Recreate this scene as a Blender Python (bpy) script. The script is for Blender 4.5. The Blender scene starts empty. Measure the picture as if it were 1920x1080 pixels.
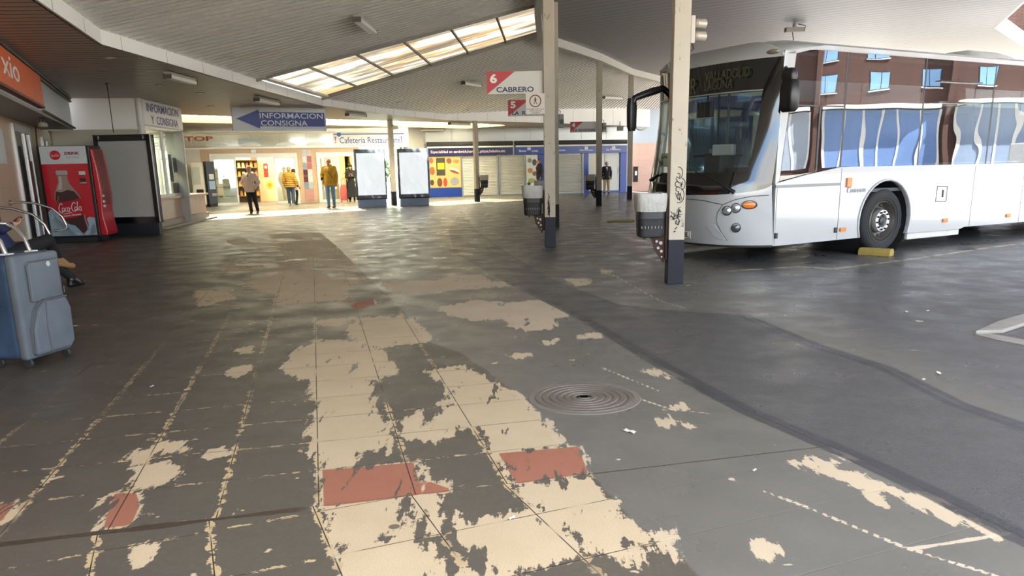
import bpy, bmesh, math, random
import numpy as np
from math import pi, sin, cos, atan, atan2, hypot, radians, sqrt
from mathutils import Vector, Matrix
from mathutils.bvhtree import BVHTree
random.seed(7)
S = bpy.context.scene
C = bpy.context.collection
# ------------------------------------------------------------------ camera (26 mm phone lens, cropped frame)
FPX, CXP, CYP, CAMH, HORY, ROLL = 1460.0, 960.0, 659.0, 1.45, 311.0, 0.020
PIT = atan((CYP-HORY)*cos(atan(ROLL))/FPX)
_f = Vector((0, cos(PIT), -sin(PIT))); _u0 = Vector((0, sin(PIT), cos(PIT))); _r0 = Vector((1, 0, 0)); _a = atan(ROLL)
_r = _r0*cos(_a)-_u0*sin(_a); _u = _u0*cos(_a)+_r0*sin(_a)
cam = bpy.data.cameras.new('camera'); camo = bpy.data.objects.new('camera', cam); C.objects.link(camo)
camo.matrix_world = Matrix(((_r.x, _u.x, -_f.x, 0), (_r.y, _u.y, -_f.y, 0), (_r.z, _u.z, -_f.z, CAMH), (0, 0, 0, 1)))
cam.sensor_fit = 'HORIZONTAL'; cam.sensor_width = 36.0; cam.lens = FPX/1920*36; cam.shift_y = (CYP-540)/1920
cam.clip_start = 0.05; cam.clip_end = 500
S.camera = camo
S.view_settings.view_transform = 'Standard'; S.view_settings.look = 'None'; S.view_settings.gamma = 1
S.view_settings.use_curve_mapping = False
S.view_settings.exposure = 3.3
# ------------------------------------------------------------------ sky and sun
SUN = Vector((-0.32, 0.91, 1.0)).normalized()
W = bpy.data.worlds.new('sky'); S.world = W; W.use_nodes = True
_nt = W.node_tree; _nt.nodes.clear()
_sk = _nt.nodes.new('ShaderNodeTexSky'); _sk.sky_type = 'NISHITA'; _sk.sun_disc = False
_sk.sun_elevation = math.asin(SUN.z); _sk.sun_rotation = atan2(SUN.x, SUN.y); _sk.dust_density = 1.5; _sk.altitude = 700
_bg = _nt.nodes.new('ShaderNodeBackground'); _bg.inputs[1].default_value = 0.17
_wo = _nt.nodes.new('ShaderNodeOutputWorld')
_tc = _nt.nodes.new('ShaderNodeTexCoord'); _mp = _nt.nodes.new('ShaderNodeMapping'); _mp.inputs['Scale'].default_value = (1.6, 1.6, 4.5); _nt.links.new(_tc.outputs['Generated'], _mp.inputs[0])
_cn = _nt.nodes.new('ShaderNodeTexNoise'); _cn.inputs['Scale'].default_value = 1.7; _cn.inputs['Detail'].default_value = 7; _cn.inputs['Roughness'].default_value = .58; _nt.links.new(_mp.outputs[0], _cn.inputs['Vector'])
_cr = _nt.nodes.new('ShaderNodeMapRange'); _cr.interpolation_type = 'SMOOTHSTEP'; _cr.inputs[1].default_value = .40; _cr.inputs[2].default_value = .62; _nt.links.new(_cn.outputs[0], _cr.inputs[0])
_mx = _nt.nodes.new('ShaderNodeMix'); _mx.data_type = 'RGBA'; _mx.inputs[7].default_value = (5.0, 4.75, 4.4, 1); _nt.links.new(_cr.outputs[0], _mx.inputs[0]); _nt.links.new(_sk.outputs[0], _mx.inputs[6])
_nt.links.new(_mx.outputs[2], _bg.inputs[0]); _nt.links.new(_bg.outputs[0], _wo.inputs[0])
_sl = bpy.data.lights.new('sun', 'SUN'); _sl.energy = 8.0; _sl.angle = radians(0.6); _sl.color = (1.0, 0.965, 0.91)
_so = bpy.data.objects.new('sun', _sl); C.objects.link(_so); _so.rotation_euler = SUN.to_track_quat('Z', 'Y').to_euler()
_so.location = (0, 30, 40)
S.cycles.max_bounces = 8; S.cycles.diffuse_bounces = 5; S.cycles.glossy_bounces = 4; S.cycles.transmission_bounces = 6
S.cycles.transparent_max_bounces = 12; S.cycles.sample_clamp_indirect = 6.0; S.cycles.caustics_reflective = False; S.cycles.caustics_refractive = False
# ------------------------------------------------------------------ photograph pixel -> place
def ray(px, py): return _r*((px-CXP)/FPX) - _u*((py-CYP)/FPX) + _f
def pt(px, py, z=0.0):
    d = ray(px, py); return Vector((0, 0, CAMH)) + d*((z-CAMH)/d.z)
def pd(px, py, Y):
    d = ray(px, py); return Vector((0, 0, CAMH)) + d*(Y/d.y)
def pplane(px, py, P, n):
    d = ray(px, py); o = Vector((0, 0, CAMH)); return o + d*((Vector(P)-o).dot(n)/d.dot(n))
# ------------------------------------------------------------------ materials
def lin(h):
    h = h.lstrip('#'); v = [int(h[i:i+2], 16)/255 for i in (0, 2, 4)]
    return tuple(c/12.92 if c <= .04045 else ((c+.055)/1.055)**2.4 for c in v)
class G:
    """small node graph writer"""
    def __init__(s, name):
        s.m = bpy.data.materials.new(name); s.m.use_nodes = True; s.t = s.m.node_tree; s.t.nodes.clear()
        s.out = s.t.nodes.new('ShaderNodeOutputMaterial')
    def n(s, t, **k):
        x = s.t.nodes.new(t)
        for a, b in k.items(): setattr(x, a, b)
        return x
    def put(s, sock, v):
        if v is None: return
        if hasattr(v, 'is_output'): s.t.links.new(v, sock)
        elif isinstance(v, (tuple, list)) and len(v) == 3 and sock.type == 'RGBA': sock.default_value = (*v, 1)
        else: sock.default_value = v
    def math(s, op, a, b=None, c=None, clamp=False):
        x = s.n('ShaderNodeMath', operation=op, use_clamp=clamp); s.put(x.inputs[0], a); s.put(x.inputs[1], b); s.put(x.inputs[2], c); return x.outputs[0]
    def mix(s, f, a, b, mode='MIX'):
        x = s.n('ShaderNodeMix', data_type='RGBA', blend_type=mode); s.put(x.inputs[0], f); s.put(x.inputs[6], a); s.put(x.inputs[7], b); return x.outputs[2]
    def ss(s, v, lo, hi, a=0., b=1.):
        x = s.n('ShaderNodeMapRange', interpolation_type='SMOOTHSTEP'); s.put(x.inputs[0], v)
        for i, q in zip((1, 2, 3, 4), (lo, hi, a, b)): s.put(x.inputs[i], q)
        return x.outputs[0]
    def noise(s, scale, vec=None, detail=3., rough=.55, dist=0.):
        x = s.n('ShaderNodeTexNoise'); x.inputs['Scale'].default_value = scale; x.inputs['Detail'].default_value = detail
        x.inputs['Roughness'].default_value = rough; x.inputs['Distortion'].default_value = dist
        if vec is not None: s.put(x.inputs['Vector'], vec)
        return x.outputs[0]
    def pos(s, scale=None, rot=None):
        g = s.n('ShaderNodeNewGeometry').outputs['Position']
        return s.map(g, scale, rot) if scale or rot else g
    def obj(s, scale=None):
        g = s.n('ShaderNodeTexCoord').outputs['Object']
        return s.map(g, scale) if scale else g
    def map(s, v, scale=None, rot=None, loc=None):
        x = s.n('ShaderNodeMapping'); s.put(x.inputs[0], v)
        if scale: x.inputs['Scale'].default_value = scale
        if rot: x.inputs['Rotation'].default_value = rot
        if loc: x.inputs['Location'].default_value = loc
        return x.outputs[0]
    def attr(s, name): return s.n('ShaderNodeAttribute', attribute_name=name).outputs['Fac']
    def xyz(s, v):
        x = s.n('ShaderNodeSeparateXYZ'); s.put(x.inputs[0], v); return x.outputs
    def bump(s, h, strength=.3, dist=.01):
        x = s.n('ShaderNodeBump'); x.inputs['Strength'].default_value = strength; x.inputs['Distance'].default_value = dist; s.put(x.inputs['Height'], h); return x.outputs[0]
    def pbr(s, col, rough=.5, metal=0., spec=.5, normal=None, alpha=None, coat=0., emis=None, estr=0., trans=0.):
        p = s.n('ShaderNodeBsdfPrincipled'); s.put(p.inputs['Base Color'], col); s.put(p.inputs['Roughness'], rough); s.put(p.inputs['Metallic'], metal)
        s.put(p.inputs['Specular IOR Level'], spec); s.put(p.inputs['Normal'], normal); s.put(p.inputs['Alpha'], alpha); s.put(p.inputs['Coat Weight'], coat)
        if emis is not None: s.put(p.inputs['Emission Color'], emis); p.inputs['Emission Strength'].default_value = estr
        p.inputs['Transmission Weight'].default_value = trans
        return p.outputs[0]
    def done(s, sh): s.t.links.new(sh, s.out.inputs[0]); return s.m
_mc = {}
def M(hexcol, rough=.5, metal=0., var=.08, scale=6., bump=0., bscale=60., coat=0., spec=.5):
    k = (hexcol, rough, metal, var, scale, bump, bscale, coat, spec)
    if k in _mc: return _mc[k]
    g = G('surface_'+hexcol.strip('#')); c = lin(hexcol); v = g.obj()
    n = g.noise(scale, v, 4.)
    col = g.mix(n, tuple(x*(1-var) for x in c), tuple(min(1, x*(1+var)) for x in c))
    nm = g.bump(g.noise(bscale, v, 3.), bump, .004) if bump else None
    _mc[k] = g.done(g.pbr(col, rough, metal, spec, nm, None, coat)); return _mc[k]
def emit(hexcol, strength, var=.0):
    k = ('e', hexcol, strength)
    if k in _mc: return _mc[k]
    g = G('lit_'+hexcol.strip('#')); e = g.n('ShaderNodeEmission'); c = lin(hexcol)
    g.put(e.inputs[0], g.mix(g.noise(3., g.obj()), tuple(x*.93 for x in c), c)); e.inputs[1].default_value = strength
    _mc[k] = g.done(e.outputs[0]); return _mc[k]
def glass(tint='#bfc8c4', refl=.12, dark=.5, rough=.0, wave=0.):
    """thin pane: tinted see-through plus a mirror share"""
    k = ('g', tint, refl, dark, wave)
    if k in _mc: return _mc[k]
    g = G('pane_glass'); t = g.n('ShaderNodeBsdfTransparent'); c = lin(tint); g.put(t.inputs[0], tuple(x*(1-dark) for x in c))
    gl = g.n('ShaderNodeBsdfGlossy'); gl.inputs['Roughness'].default_value = rough; g.put(gl.inputs[0], (.95, .97, 1.))
    if wave: g.put(gl.inputs['Normal'], g.bump(g.noise(.9, g.obj(), 1.), wave, .05))
    ge = g.n('ShaderNodeNewGeometry'); dt = g.n('ShaderNodeVectorMath', operation='DOT_PRODUCT'); g.put(dt.inputs[0], ge.outputs['Normal']); g.put(dt.inputs[1], ge.outputs['Incoming'])
    sch = g.math('POWER', g.math('SUBTRACT', 1., g.math('ABSOLUTE', dt.outputs['Value']), clamp=True), 5.)
    mx = g.n('ShaderNodeMixShader'); g.put(mx.inputs[0], g.math('ADD', g.math('MULTIPLY', sch, .85), .03+refl, clamp=True))
    g.t.links.new(t.outputs[0], mx.inputs[1]); g.t.links.new(gl.outputs[0], mx.inputs[2])
    _mc[k] = g.done(mx.outputs[0]); return _mc[k]
# ------------------------------------------------------------------ mesh builder
class MB:
    def __init__(s): s.v = []; s.f = []; s.mi = []; s.M = Matrix.Identity(4)
    def add(s, vs, fs, m=0):
        o = len(s.v); s.v += [tuple(s.M @ Vector(p)) for p in vs]; s.f += [tuple(i+o for i in f) for f in fs]; s.mi += [m]*len(fs); return s
    def box(s, c, d, rz=0., m=0, top=1.):
        x, y, z = d[0]/2, d[1]/2, d[2]/2; cs, sn = cos(rz), sin(rz); vs = []
        for k in (-1, 1):
            q = top if k > 0 else 1.
            for i, j in ((-1, -1), (1, -1), (1, 1), (-1, 1)):
                a, b = i*x*q, j*y*q; vs.append((c[0]+a*cs-b*sn, c[1]+a*sn+b*cs, c[2]+k*z))
        return s.add(vs, [(3, 2, 1, 0), (4, 5, 6, 7), (0, 1, 5, 4), (1, 2, 6, 5), (2, 3, 7, 6), (3, 0, 4, 7)], m)
    def span(s, x0, x1, y0, y1, z0, z1, m=0): return s.box(((x0+x1)/2, (y0+y1)/2, (z0+z1)/2), (x1-x0, y1-y0, z1-z0), 0, m)
    def beam(s, p, q, w, h, m=0, up=(0, 0, 1)):
        p, q = Vector(p), Vector(q); d = (q-p).normalized(); r = d.cross(Vector(up)).normalized()*(w/2); u = r.cross(d).normalized()*(h/2)
        vs = [p-r-u, p+r-u, p+r+u, p-r+u, q-r-u, q+r-u, q+r+u, q-r+u]
        return s.add(vs, [(3, 2, 1, 0), (4, 5, 6, 7), (0, 1, 5, 4), (1, 2, 6, 5), (2, 3, 7, 6), (3, 0, 4, 7)], m)
    def tube(s, pts, r, n=8, m=0, cap=True, closed=False):
        pts = [Vector(p) for p in pts]; k = len(pts); rr = r if isinstance(r, (list, tuple)) else [r]*k
        vs = []; ref = None
        for i, p in enumerate(pts):
            a = pts[i-1] if (i or closed) else p; b = pts[(i+1) % k] if (i < k-1 or closed) else p
            t = (b-a).normalized()
            if ref is None: ref = Vector((0, 0, 1)) if abs(t.z) < .9 else Vector((1, 0, 0))
            x = (ref - t*ref.dot(t)).normalized(); ref = x; y = t.cross(x)
            for j in range(n):
                an = 2*pi*j/n; vs.append(p + x*cos(an)*rr[i] + y*sin(an)*rr[i])
        fs = []
        for i in range(k if closed else k-1):
            for j in range(n):
                a = i*n+j; b = i*n+(j+1) % n; c = ((i+1) % k)*n
                fs.append((a, b, c+(j+1) % n, c+j))
        if cap and not closed: fs += [tuple(range(n-1, -1, -1)), tuple((k-1)*n+j for j in range(n))]
        return s.add(vs, fs, m)
    def cyl(s, p, q, r, r2=None, n=20, m=0): return s.tube([p, q], [r, r if r2 is None else r2], n, m)
    def lathe(s, prof, o=(0, 0, 0), axis='z', n=28, m=0, sy=1., cap=True):
        """prof: (radius, height); axis z, x or y"""
        vs = []; fs = []
        for r, h in prof:
            for j in range(n):
                a = 2*pi*j/n; p = (r*cos(a), r*sin(a)*sy, h)
                if axis == 'x': p = (p[2], p[0], p[1])
                if axis == 'y': p = (p[1], p[2], p[0])
                vs.append((p[0]+o[0], p[1]+o[1], p[2]+o[2]))
        k = len(prof)
        for i in range(k-1):
            for j in range(n): fs.append((i*n+j, i*n+(j+1) % n, (i+1)*n+(j+1) % n, (i+1)*n+j))
        if cap: fs.append(tuple(range(n-1, -1, -1))); fs.append(tuple((k-1)*n+j for j in range(n)))
        return s.add(vs, fs, m)
    def prism(s, poly, ex, m=0, o=(0, 0, 0), X=(1, 0, 0), Y=(0, 0, 1), hole=None):
        """flat outline in X,Y axes pushed by ex along their normal X x Y"""
        X, Y, o = Vector(X), Vector(Y), Vector(o); nrm = X.cross(Y).normalized()*ex; k = len(poly)
        vs = [o+X*a+Y*b for a, b in poly]; vs += [p+nrm for p in vs]
        fs = [tuple(range(k-1, -1, -1)), tuple(range(k, 2*k))] + [(i, (i+1) % k, k+(i+1) % k, k+i) for i in range(k)]
        return s.add(vs, fs, m)
    def grid(s, fn, nu, nv, m=0, flip=False):
        vs = [fn(i/nu, j/nv) for j in range(nv+1) for i in range(nu+1)]; fs = []
        for j in range(nv):
            for i in range(nu):
                a = j*(nu+1)+i; q = (a, a+1, a+nu+2, a+nu+1); fs.append(q[::-1] if flip else q)
        return s.add(vs, fs, m)
    def ball(s, c, r, nu=14, nv=9, m=0):
        r = r if isinstance(r, (tuple, list)) else (r, r, r); vs = [(c[0], c[1], c[2]-r[2])]; fs = []
        for j in range(1, nv):
            a = -pi/2+pi*j/nv
            for i in range(nu): vs.append((c[0]+r[0]*cos(a)*cos(2*pi*i/nu), c[1]+r[1]*cos(a)*sin(2*pi*i/nu), c[2]+r[2]*sin(a)))
        vs.append((c[0], c[1], c[2]+r[2])); L = len(vs)-1
        for i in range(nu):
            fs.append((0, 1+(i+1) % nu, 1+i)); fs.append((L, L-nu+i, L-nu+(i+1) % nu))
            for j in range(nv-2):
                a = 1+j*nu; fs.append((a+i, a+(i+1) % nu, a+nu+(i+1) % nu, a+nu+i))
        return s.add(vs, fs, m)
    def build(s, name, mats, parent=None, smooth=None, bevel=0., seg=2, fix=True):
        me = bpy.data.meshes.new(name); me.from_pydata(s.v, [], s.f)
        mats = mats if isinstance(mats, (list, tuple)) else [mats]
        for m in mats: me.materials.append(m)
        for p, i in zip(me.polygons, s.mi): p.material_index = i
        bm = bmesh.new(); bm.from_mesh(me)
        if fix: bmesh.ops.recalc_face_normals(bm, faces=bm.faces[:])
        if bevel:
            bmesh.ops.remove_doubles(bm, verts=bm.verts[:], dist=1e-5)
            es = [e for e in bm.edges if len(e.link_faces) == 2 and e.calc_face_angle(0) > .5]
            bmesh.ops.bevel(bm, geom=es, offset=bevel, segments=seg, affect='EDGES', profile=.6, clamp_overlap=True)
        bm.to_mesh(me); bm.free()
        if smooth is not None:
            for p in me.polygons: p.use_smooth = True
            try: me.set_sharp_from_angle(angle=radians(smooth))
            except Exception: pass
        o = bpy.data.objects.new(name, me); C.objects.link(o)
        if parent: o.parent = parent
        return o
def thing(name, label, cat, loc=(0, 0, 0), rz=0., group=None):
    o = bpy.data.objects.new(name, None); o.empty_display_size = .1; C.objects.link(o); o.location = loc; o.rotation_euler = (0, 0, rz)
    o['label'] = label; o['category'] = cat
    if group: o['group'] = group
    return o
def tag(o, label, cat, group=None):
    o['label'] = label; o['category'] = cat
    if group: o['group'] = group
    return o
def struct(o): o['kind'] = 'structure'; return o
def lab(o, label): o['label'] = label; return o
def dup(root, loc=None, rz=None, label=None):
    def cp(a, par):
        c = a.copy(); C.objects.link(c); c.parent = par
        for ch in list(a.children): cp(ch, c)
        return c
    r = cp(root, None)
    if loc is not None: r.location = loc
    if rz is not None: r.rotation_euler = (0, 0, rz)
    if label: r['label'] = label
    return r
def frame(o, X, Y):
    """matrix whose local x,y lie along X,Y at o"""
    X = Vector(X).normalized(); Y = Vector(Y); Y = (Y-X*Y.dot(X)).normalized(); Z = X.cross(Y)
    return Matrix(((X.x, Y.x, Z.x, o[0]), (X.y, Y.y, Z.y, o[1]), (X.z, Y.z, Z.z, o[2]), (0, 0, 0, 1)))
def text(body, name, mat, parent, o, X, Y, w=None, h=.1, depth=.004, bold=.0, slant=0., align='c', font_sp=1., fit=True):
    """lettering mesh centred at o, running along X with its height along Y (in the parent's own space)"""
    cu = bpy.data.curves.new('t', 'FONT'); cu.body = body; cu.size = 1.; cu.extrude = 0.01; cu.offset = bold; cu.shear = slant; cu.resolution_u = 3; cu.space_character = font_sp
    cu.align_x = 'LEFT'; t = bpy.data.objects.new('t', cu); C.objects.link(t)
    dg = bpy.context.evaluated_depsgraph_get(); me = bpy.data.meshes.new_from_object(t.evaluated_get(dg))
    bpy.data.objects.remove(t); bpy.data.curves.remove(cu)
    co = np.array([v.co[:] for v in me.vertices]); mn, mx = co.min(0), co.max(0)
    sy = h/max(1e-6, mx[1]-mn[1]); sx = (w/max(1e-6, mx[0]-mn[0])) if w else sy
    c0 = (mn+mx)/2
    q = (co-c0)*np.array([sx, sy, depth/max(1e-6, mx[2]-mn[2])])
    if align == 'l': q[:, 0] += (mx[0]-mn[0])*sx/2
    if align == 'r': q[:, 0] -= (mx[0]-mn[0])*sx/2
    F = frame(o, X, Y); me.vertices.foreach_set('co', np.array([(F @ Vector(p))[:] for p in q]).ravel()); me.update()
    me.materials.clear(); me.materials.append(mat); me.name = name
    ob = bpy.data.objects.new(name, me); C.objects.link(ob); ob.parent = parent
    return ob
def clip(poly, a, b, c):
    """keep the part of a 2-D outline where a*x+b*y <= c"""
    out = []
    for i in range(len(poly)):
        p, q = poly[i], poly[(i+1) % len(poly)]; fp, fq = a*p[0]+b*p[1]-c, a*q[0]+b*q[1]-c
        if fp <= 0: out.append(p)
        if (fp < 0 < fq) or (fq < 0 < fp):
            t = fp/(fp-fq); out.append((p[0]+(q[0]-p[0])*t, p[1]+(q[1]-p[1])*t))
    return out
# ================================================================== FLOOR
def world2(poly): return np.array([pt(*p)[:2] for p in poly])
def sdf_poly(P, poly, lim=.5):
    """signed distance (metres, inside positive), clamped"""
    out = np.full(len(P), -lim); mn, mx = poly.min(0)-lim, poly.max(0)+lim
    ix = np.where((P[:, 0] > mn[0]) & (P[:, 0] < mx[0]) & (P[:, 1] > mn[1]) & (P[:, 1] < mx[1]))[0]
    if not len(ix): return out
    q = P[ix]; d = np.full(len(q), 1e9); ins = np.zeros(len(q), bool); k = len(poly)
    for i in range(k):
        a, b = poly[i], poly[(i+1) % k]; e = b-a; w = q-a
        t = np.clip((w@e)/max(1e-9, e@e), 0, 1); dd = w-t[:, None]*e; d = np.minimum(d, (dd**2).sum(1))
        c1 = q[:, 1] >= a[1]; c2 = q[:, 1] < b[1]; c3 = e[0]*w[:, 1] > e[1]*w[:, 0]
        ins ^= (c1 & c2 & c3) | (~c1 & ~c2 & ~c3)
    out[ix] = np.clip(np.where(ins, 1, -1)*np.sqrt(d), -lim, lim); return out
def sdf_lines(P, lines, lim=.5):
    """negative distance to polylines"""
    best = np.full(len(P), -lim)
    for L in lines:
        for a, b in zip(L[:-1], L[1:]):
            e = b-a; mn, mx = np.minimum(a, b)-lim, np.maximum(a, b)+lim
            ix = np.where((P[:, 0] > mn[0]) & (P[:, 0] < mx[0]) & (P[:, 1] > mn[1]) & (P[:, 1] < mx[1]))[0]
            if not len(ix): continue
            w = P[ix]-a; t = np.clip((w@e)/max(1e-9, e@e), 0, 1); dd = np.sqrt(((w-t[:, None]*e)**2).sum(1)); best[ix] = np.maximum(best[ix], -dd)
    return best
WEAR = [
 [(593,637),(567,653),(523,690),(553,705),(587,720),(595,780),(582,815),(580,840),(605,884),(675,874),(668,850),(722,840),(735,850),(715,805),(695,745),(690,712),(750,700),(720,667),(700,650),(663,640)],
 [(657,610),(673,597),(720,593),(757,590),(787,613),(817,637),(750,647),(703,652),(667,643),(657,627)],
 [(793,697),(833,690),(870,687),(907,707),(960,740),(1010,775),(1035,800),(1055,832),(960,847),(935,850),(915,820),(895,800),(850,812),(815,800),(830,755),(845,735),(822,712)],
 [(745,790),(790,772),(800,800),(850,815),(810,828),(765,822)],
 [(605,882),(775,867),(793,927),(607,950)], [(935,850),(1085,837),(1103,888),(968,907)], [(215,925),(255,925),(262,950),(245,985),(195,990),(205,950)], [(795,900),(840,915),(845,922),(798,926)], [(-30,950),(30,940),(5,975),(-30,990)],
 [(622,953),(740,937),(752,975),(762,995),(640,1030),(628,1000)], [(785,935),(815,930),(838,970),(826,1000),(800,990)],
 [(640,1031),(775,1003),(800,1030),(850,1085),(820,1110),(645,1110)], [(850,990),(958,965),(1010,950),(1110,1035),(960,1069),(935,1077),(900,1040),(870,1010)],
 [(970,913),(1100,894),(1112,915),(1132,930),(1150,950),(1170,975),(1200,1000),(1240,1002),(1282,1050),(1262,1057),(1225,1010),(1110,1033),(1010,950)],
 [(860,1080),(955,1071),(1000,1110),(870,1120)], [(1150,1035),(1180,1022),(1205,1050),(1185,1056)],
 [(535,503),(583,500),(620,523),(683,525),(650,537),(645,562),(513,572),(523,553),(480,543),(467,527),(507,520)],
 [(533,475),(575,462),(613,477),(597,482),(540,483)], [(423,452),(460,446),(470,456),(440,460)], [(520,455),(590,450),(600,462),(530,468)], [(500,440),(570,436),(590,444),(510,448)],
 [(365,545),(430,543),(440,560),(375,575)], [(450,655),(475,648),(472,662),(452,664)], [(425,695),(465,683),(460,700),(440,705)], [(415,492),(440,488),(445,508),(425,510)],
 [(587,603),(660,595),(640,610),(600,612)], [(655,572),(700,560),(705,572),(665,580)],
 [(717,530),(787,527),(820,527),(847,517),(903,515),(917,527),(970,530),(953,537),(853,543),(737,552)],
 [(820,578),(893,562),(960,568),(1010,562),(1057,573),(1077,588),(1037,597),(1043,613),(1000,622),(955,612),(940,598),(890,600),(850,592)],
 [(955,667),(985,660),(1000,663),(980,672),(965,670)], [(1080,628),(1125,625),(1132,632),(1090,634)], [(1020,640),(1045,635),(1046,640),(1028,645)], [(1210,697),(1262,690),(1305,710),(1250,706)],
 [(1237,790),(1258,780),(1290,798),(1250,800)], [(1408,1022),(1425,1015),(1457,1030),(1440,1038)], [(1260,762),(1275,757),(1283,766),(1265,767)],
 [(1490,868),(1535,858),(1572,868),(1550,880),(1600,890),(1645,905),(1690,918),(1765,935),(1772,952),(1800,965),(1885,1000),(1860,1002),(1780,977),(1720,952),(1690,932),(1600,907),(1545,892)],
 [(1575,845),(1595,843),(1614,860),(1590,863)], [(1630,930),(1650,932),(1657,943),(1640,941)],
 [(240,860),(262,843),(290,842),(280,862),(250,872)], [(250,875),(300,865),(330,880),(325,905),(262,915)], [(390,845),(430,842),(432,852),(395,857)], [(245,1030),(275,1025),(282,1050),(255,1062)], [(292,835),(340,830),(345,842),(305,852)],
 [(1060,523),(1100,522),(1105,530),(1080,537)], [(1130,505),(1143,507),(1140,517),(1135,515)]]
RED = [WEAR[4], WEAR[5], WEAR[6], WEAR[7], WEAR[8], [(1195,555),(1230,548),(1280,565),(1300,588),(1230,580)], [(520,578),(700,560),(705,580),(525,592)]]
ASPH = [(862,400),(840,430),(850,470),(960,530),(1100,600),(1250,690),(1400,770),(1600,855),(1760,930),(1920,1010),(2300,1190),(2700,980),(1920,800),(1800,760),(1660,690),(1500,640),(1390,590),(1230,580),(1160,570),(1050,530),(960,480),(890,430),(870,400),(862,392)]
SEAM = [[(838,455),(850,470),(960,530),(1100,600),(1250,690),(1400,770),(1600,855),(1760,930),(1920,1010),(2200,1140)], [(1390,590),(1520,645),(1660,690),(1800,760),(1920,800),(2300,940)]]
CONC = [(590,425),(640,470),(700,530),(745,570),(800,640),(860,660),(920,700),(1000,770),(1050,840),(1110,890),(1180,970),(1280,1050),(1420,1180),(3200,1180),(3200,420),(1900,345),(900,345),(380,398)]
LINES = [[(1430,920),(1510,950),(1705,1030),(1870,1080),(2000,1120)], [(1705,1030),(1890,1000)], [(1280,535),(1130,506)],[(1130,690),(1240,735)],[(1190,745),(1260,768),(1330,775)],[(1120,500),(1240,565),(1285,578)]]
BAY = [[(1370,508),(1500,500),(1562,504),(1700,487),(1850,465),(1990,447)]]
def build_floor():
    xs = np.unique(np.round(np.concatenate([np.arange(-3.2, 3.2, .025), np.arange(-9, -3.2, .06), np.arange(3.2, 10, .06), np.arange(-16, -9, .4), np.arange(10, 26, .5), np.arange(-70, -15, 6), np.arange(26, 120, 6)]), 4))
    ys = [2.3]
    while ys[-1] < 44: ys.append(ys[-1]+max(.02, .02*(ys[-1]/5)**1.3))
    ys = np.concatenate([np.arange(-40, 2.2, 2.0), ys, np.arange(46, 110, 4)])
    X, Y = np.meshgrid(xs, ys); nx, ny = len(xs), len(ys); P = np.stack([X.ravel(), Y.ravel()], 1)
    V = np.concatenate([P, np.zeros((len(P), 1))], 1)
    i = np.arange(nx-1)[None, :]+np.arange(ny-1)[:, None]*nx; F = np.stack([i, i+1, i+nx+1, i+nx], -1).reshape(-1, 4)
    me = bpy.data.meshes.new('floor'); me.vertices.add(len(V)); me.vertices.foreach_set('co', V.ravel())
    me.loops.add(F.size); me.loops.foreach_set('vertex_index', F.ravel()); me.polygons.add(len(F))
    me.polygons.foreach_set('loop_start', np.arange(0, F.size, 4)); me.update(); me.validate()
    def put(n, a):
        at = me.attributes.new(n, 'FLOAT', 'POINT'); at.data.foreach_set('value', a.astype(np.float32))
    w = np.full(len(P), -.5)
    for p in WEAR: w = np.maximum(w, sdf_poly(P, world2(p), .4))
    put('wear', w)
    r = np.full(len(P), -.5)
    for p in RED: r = np.maximum(r, sdf_poly(P, world2(p), .3))
    put('red', r); put('asph', sdf_poly(P, world2(ASPH))); put('conc', sdf_poly(P, world2(CONC)))
    put('seam', sdf_lines(P, [world2(l) for l in SEAM])); put('line', sdf_lines(P, [world2(l) for l in LINES])); put('bay', sdf_lines(P, [world2(l) for l in BAY]))
    # far part of the walkway where the dirt breaks up in thin flakes
    d = np.exp(-(((P[:, 0]+3.2+.12*(P[:, 1]-14))/1.6)**2+((P[:, 1]-15)/6.)**2)); put('flake', d)
    o = bpy.data.objects.new('floor', me); C.objects.link(o); return struct(o)
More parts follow.
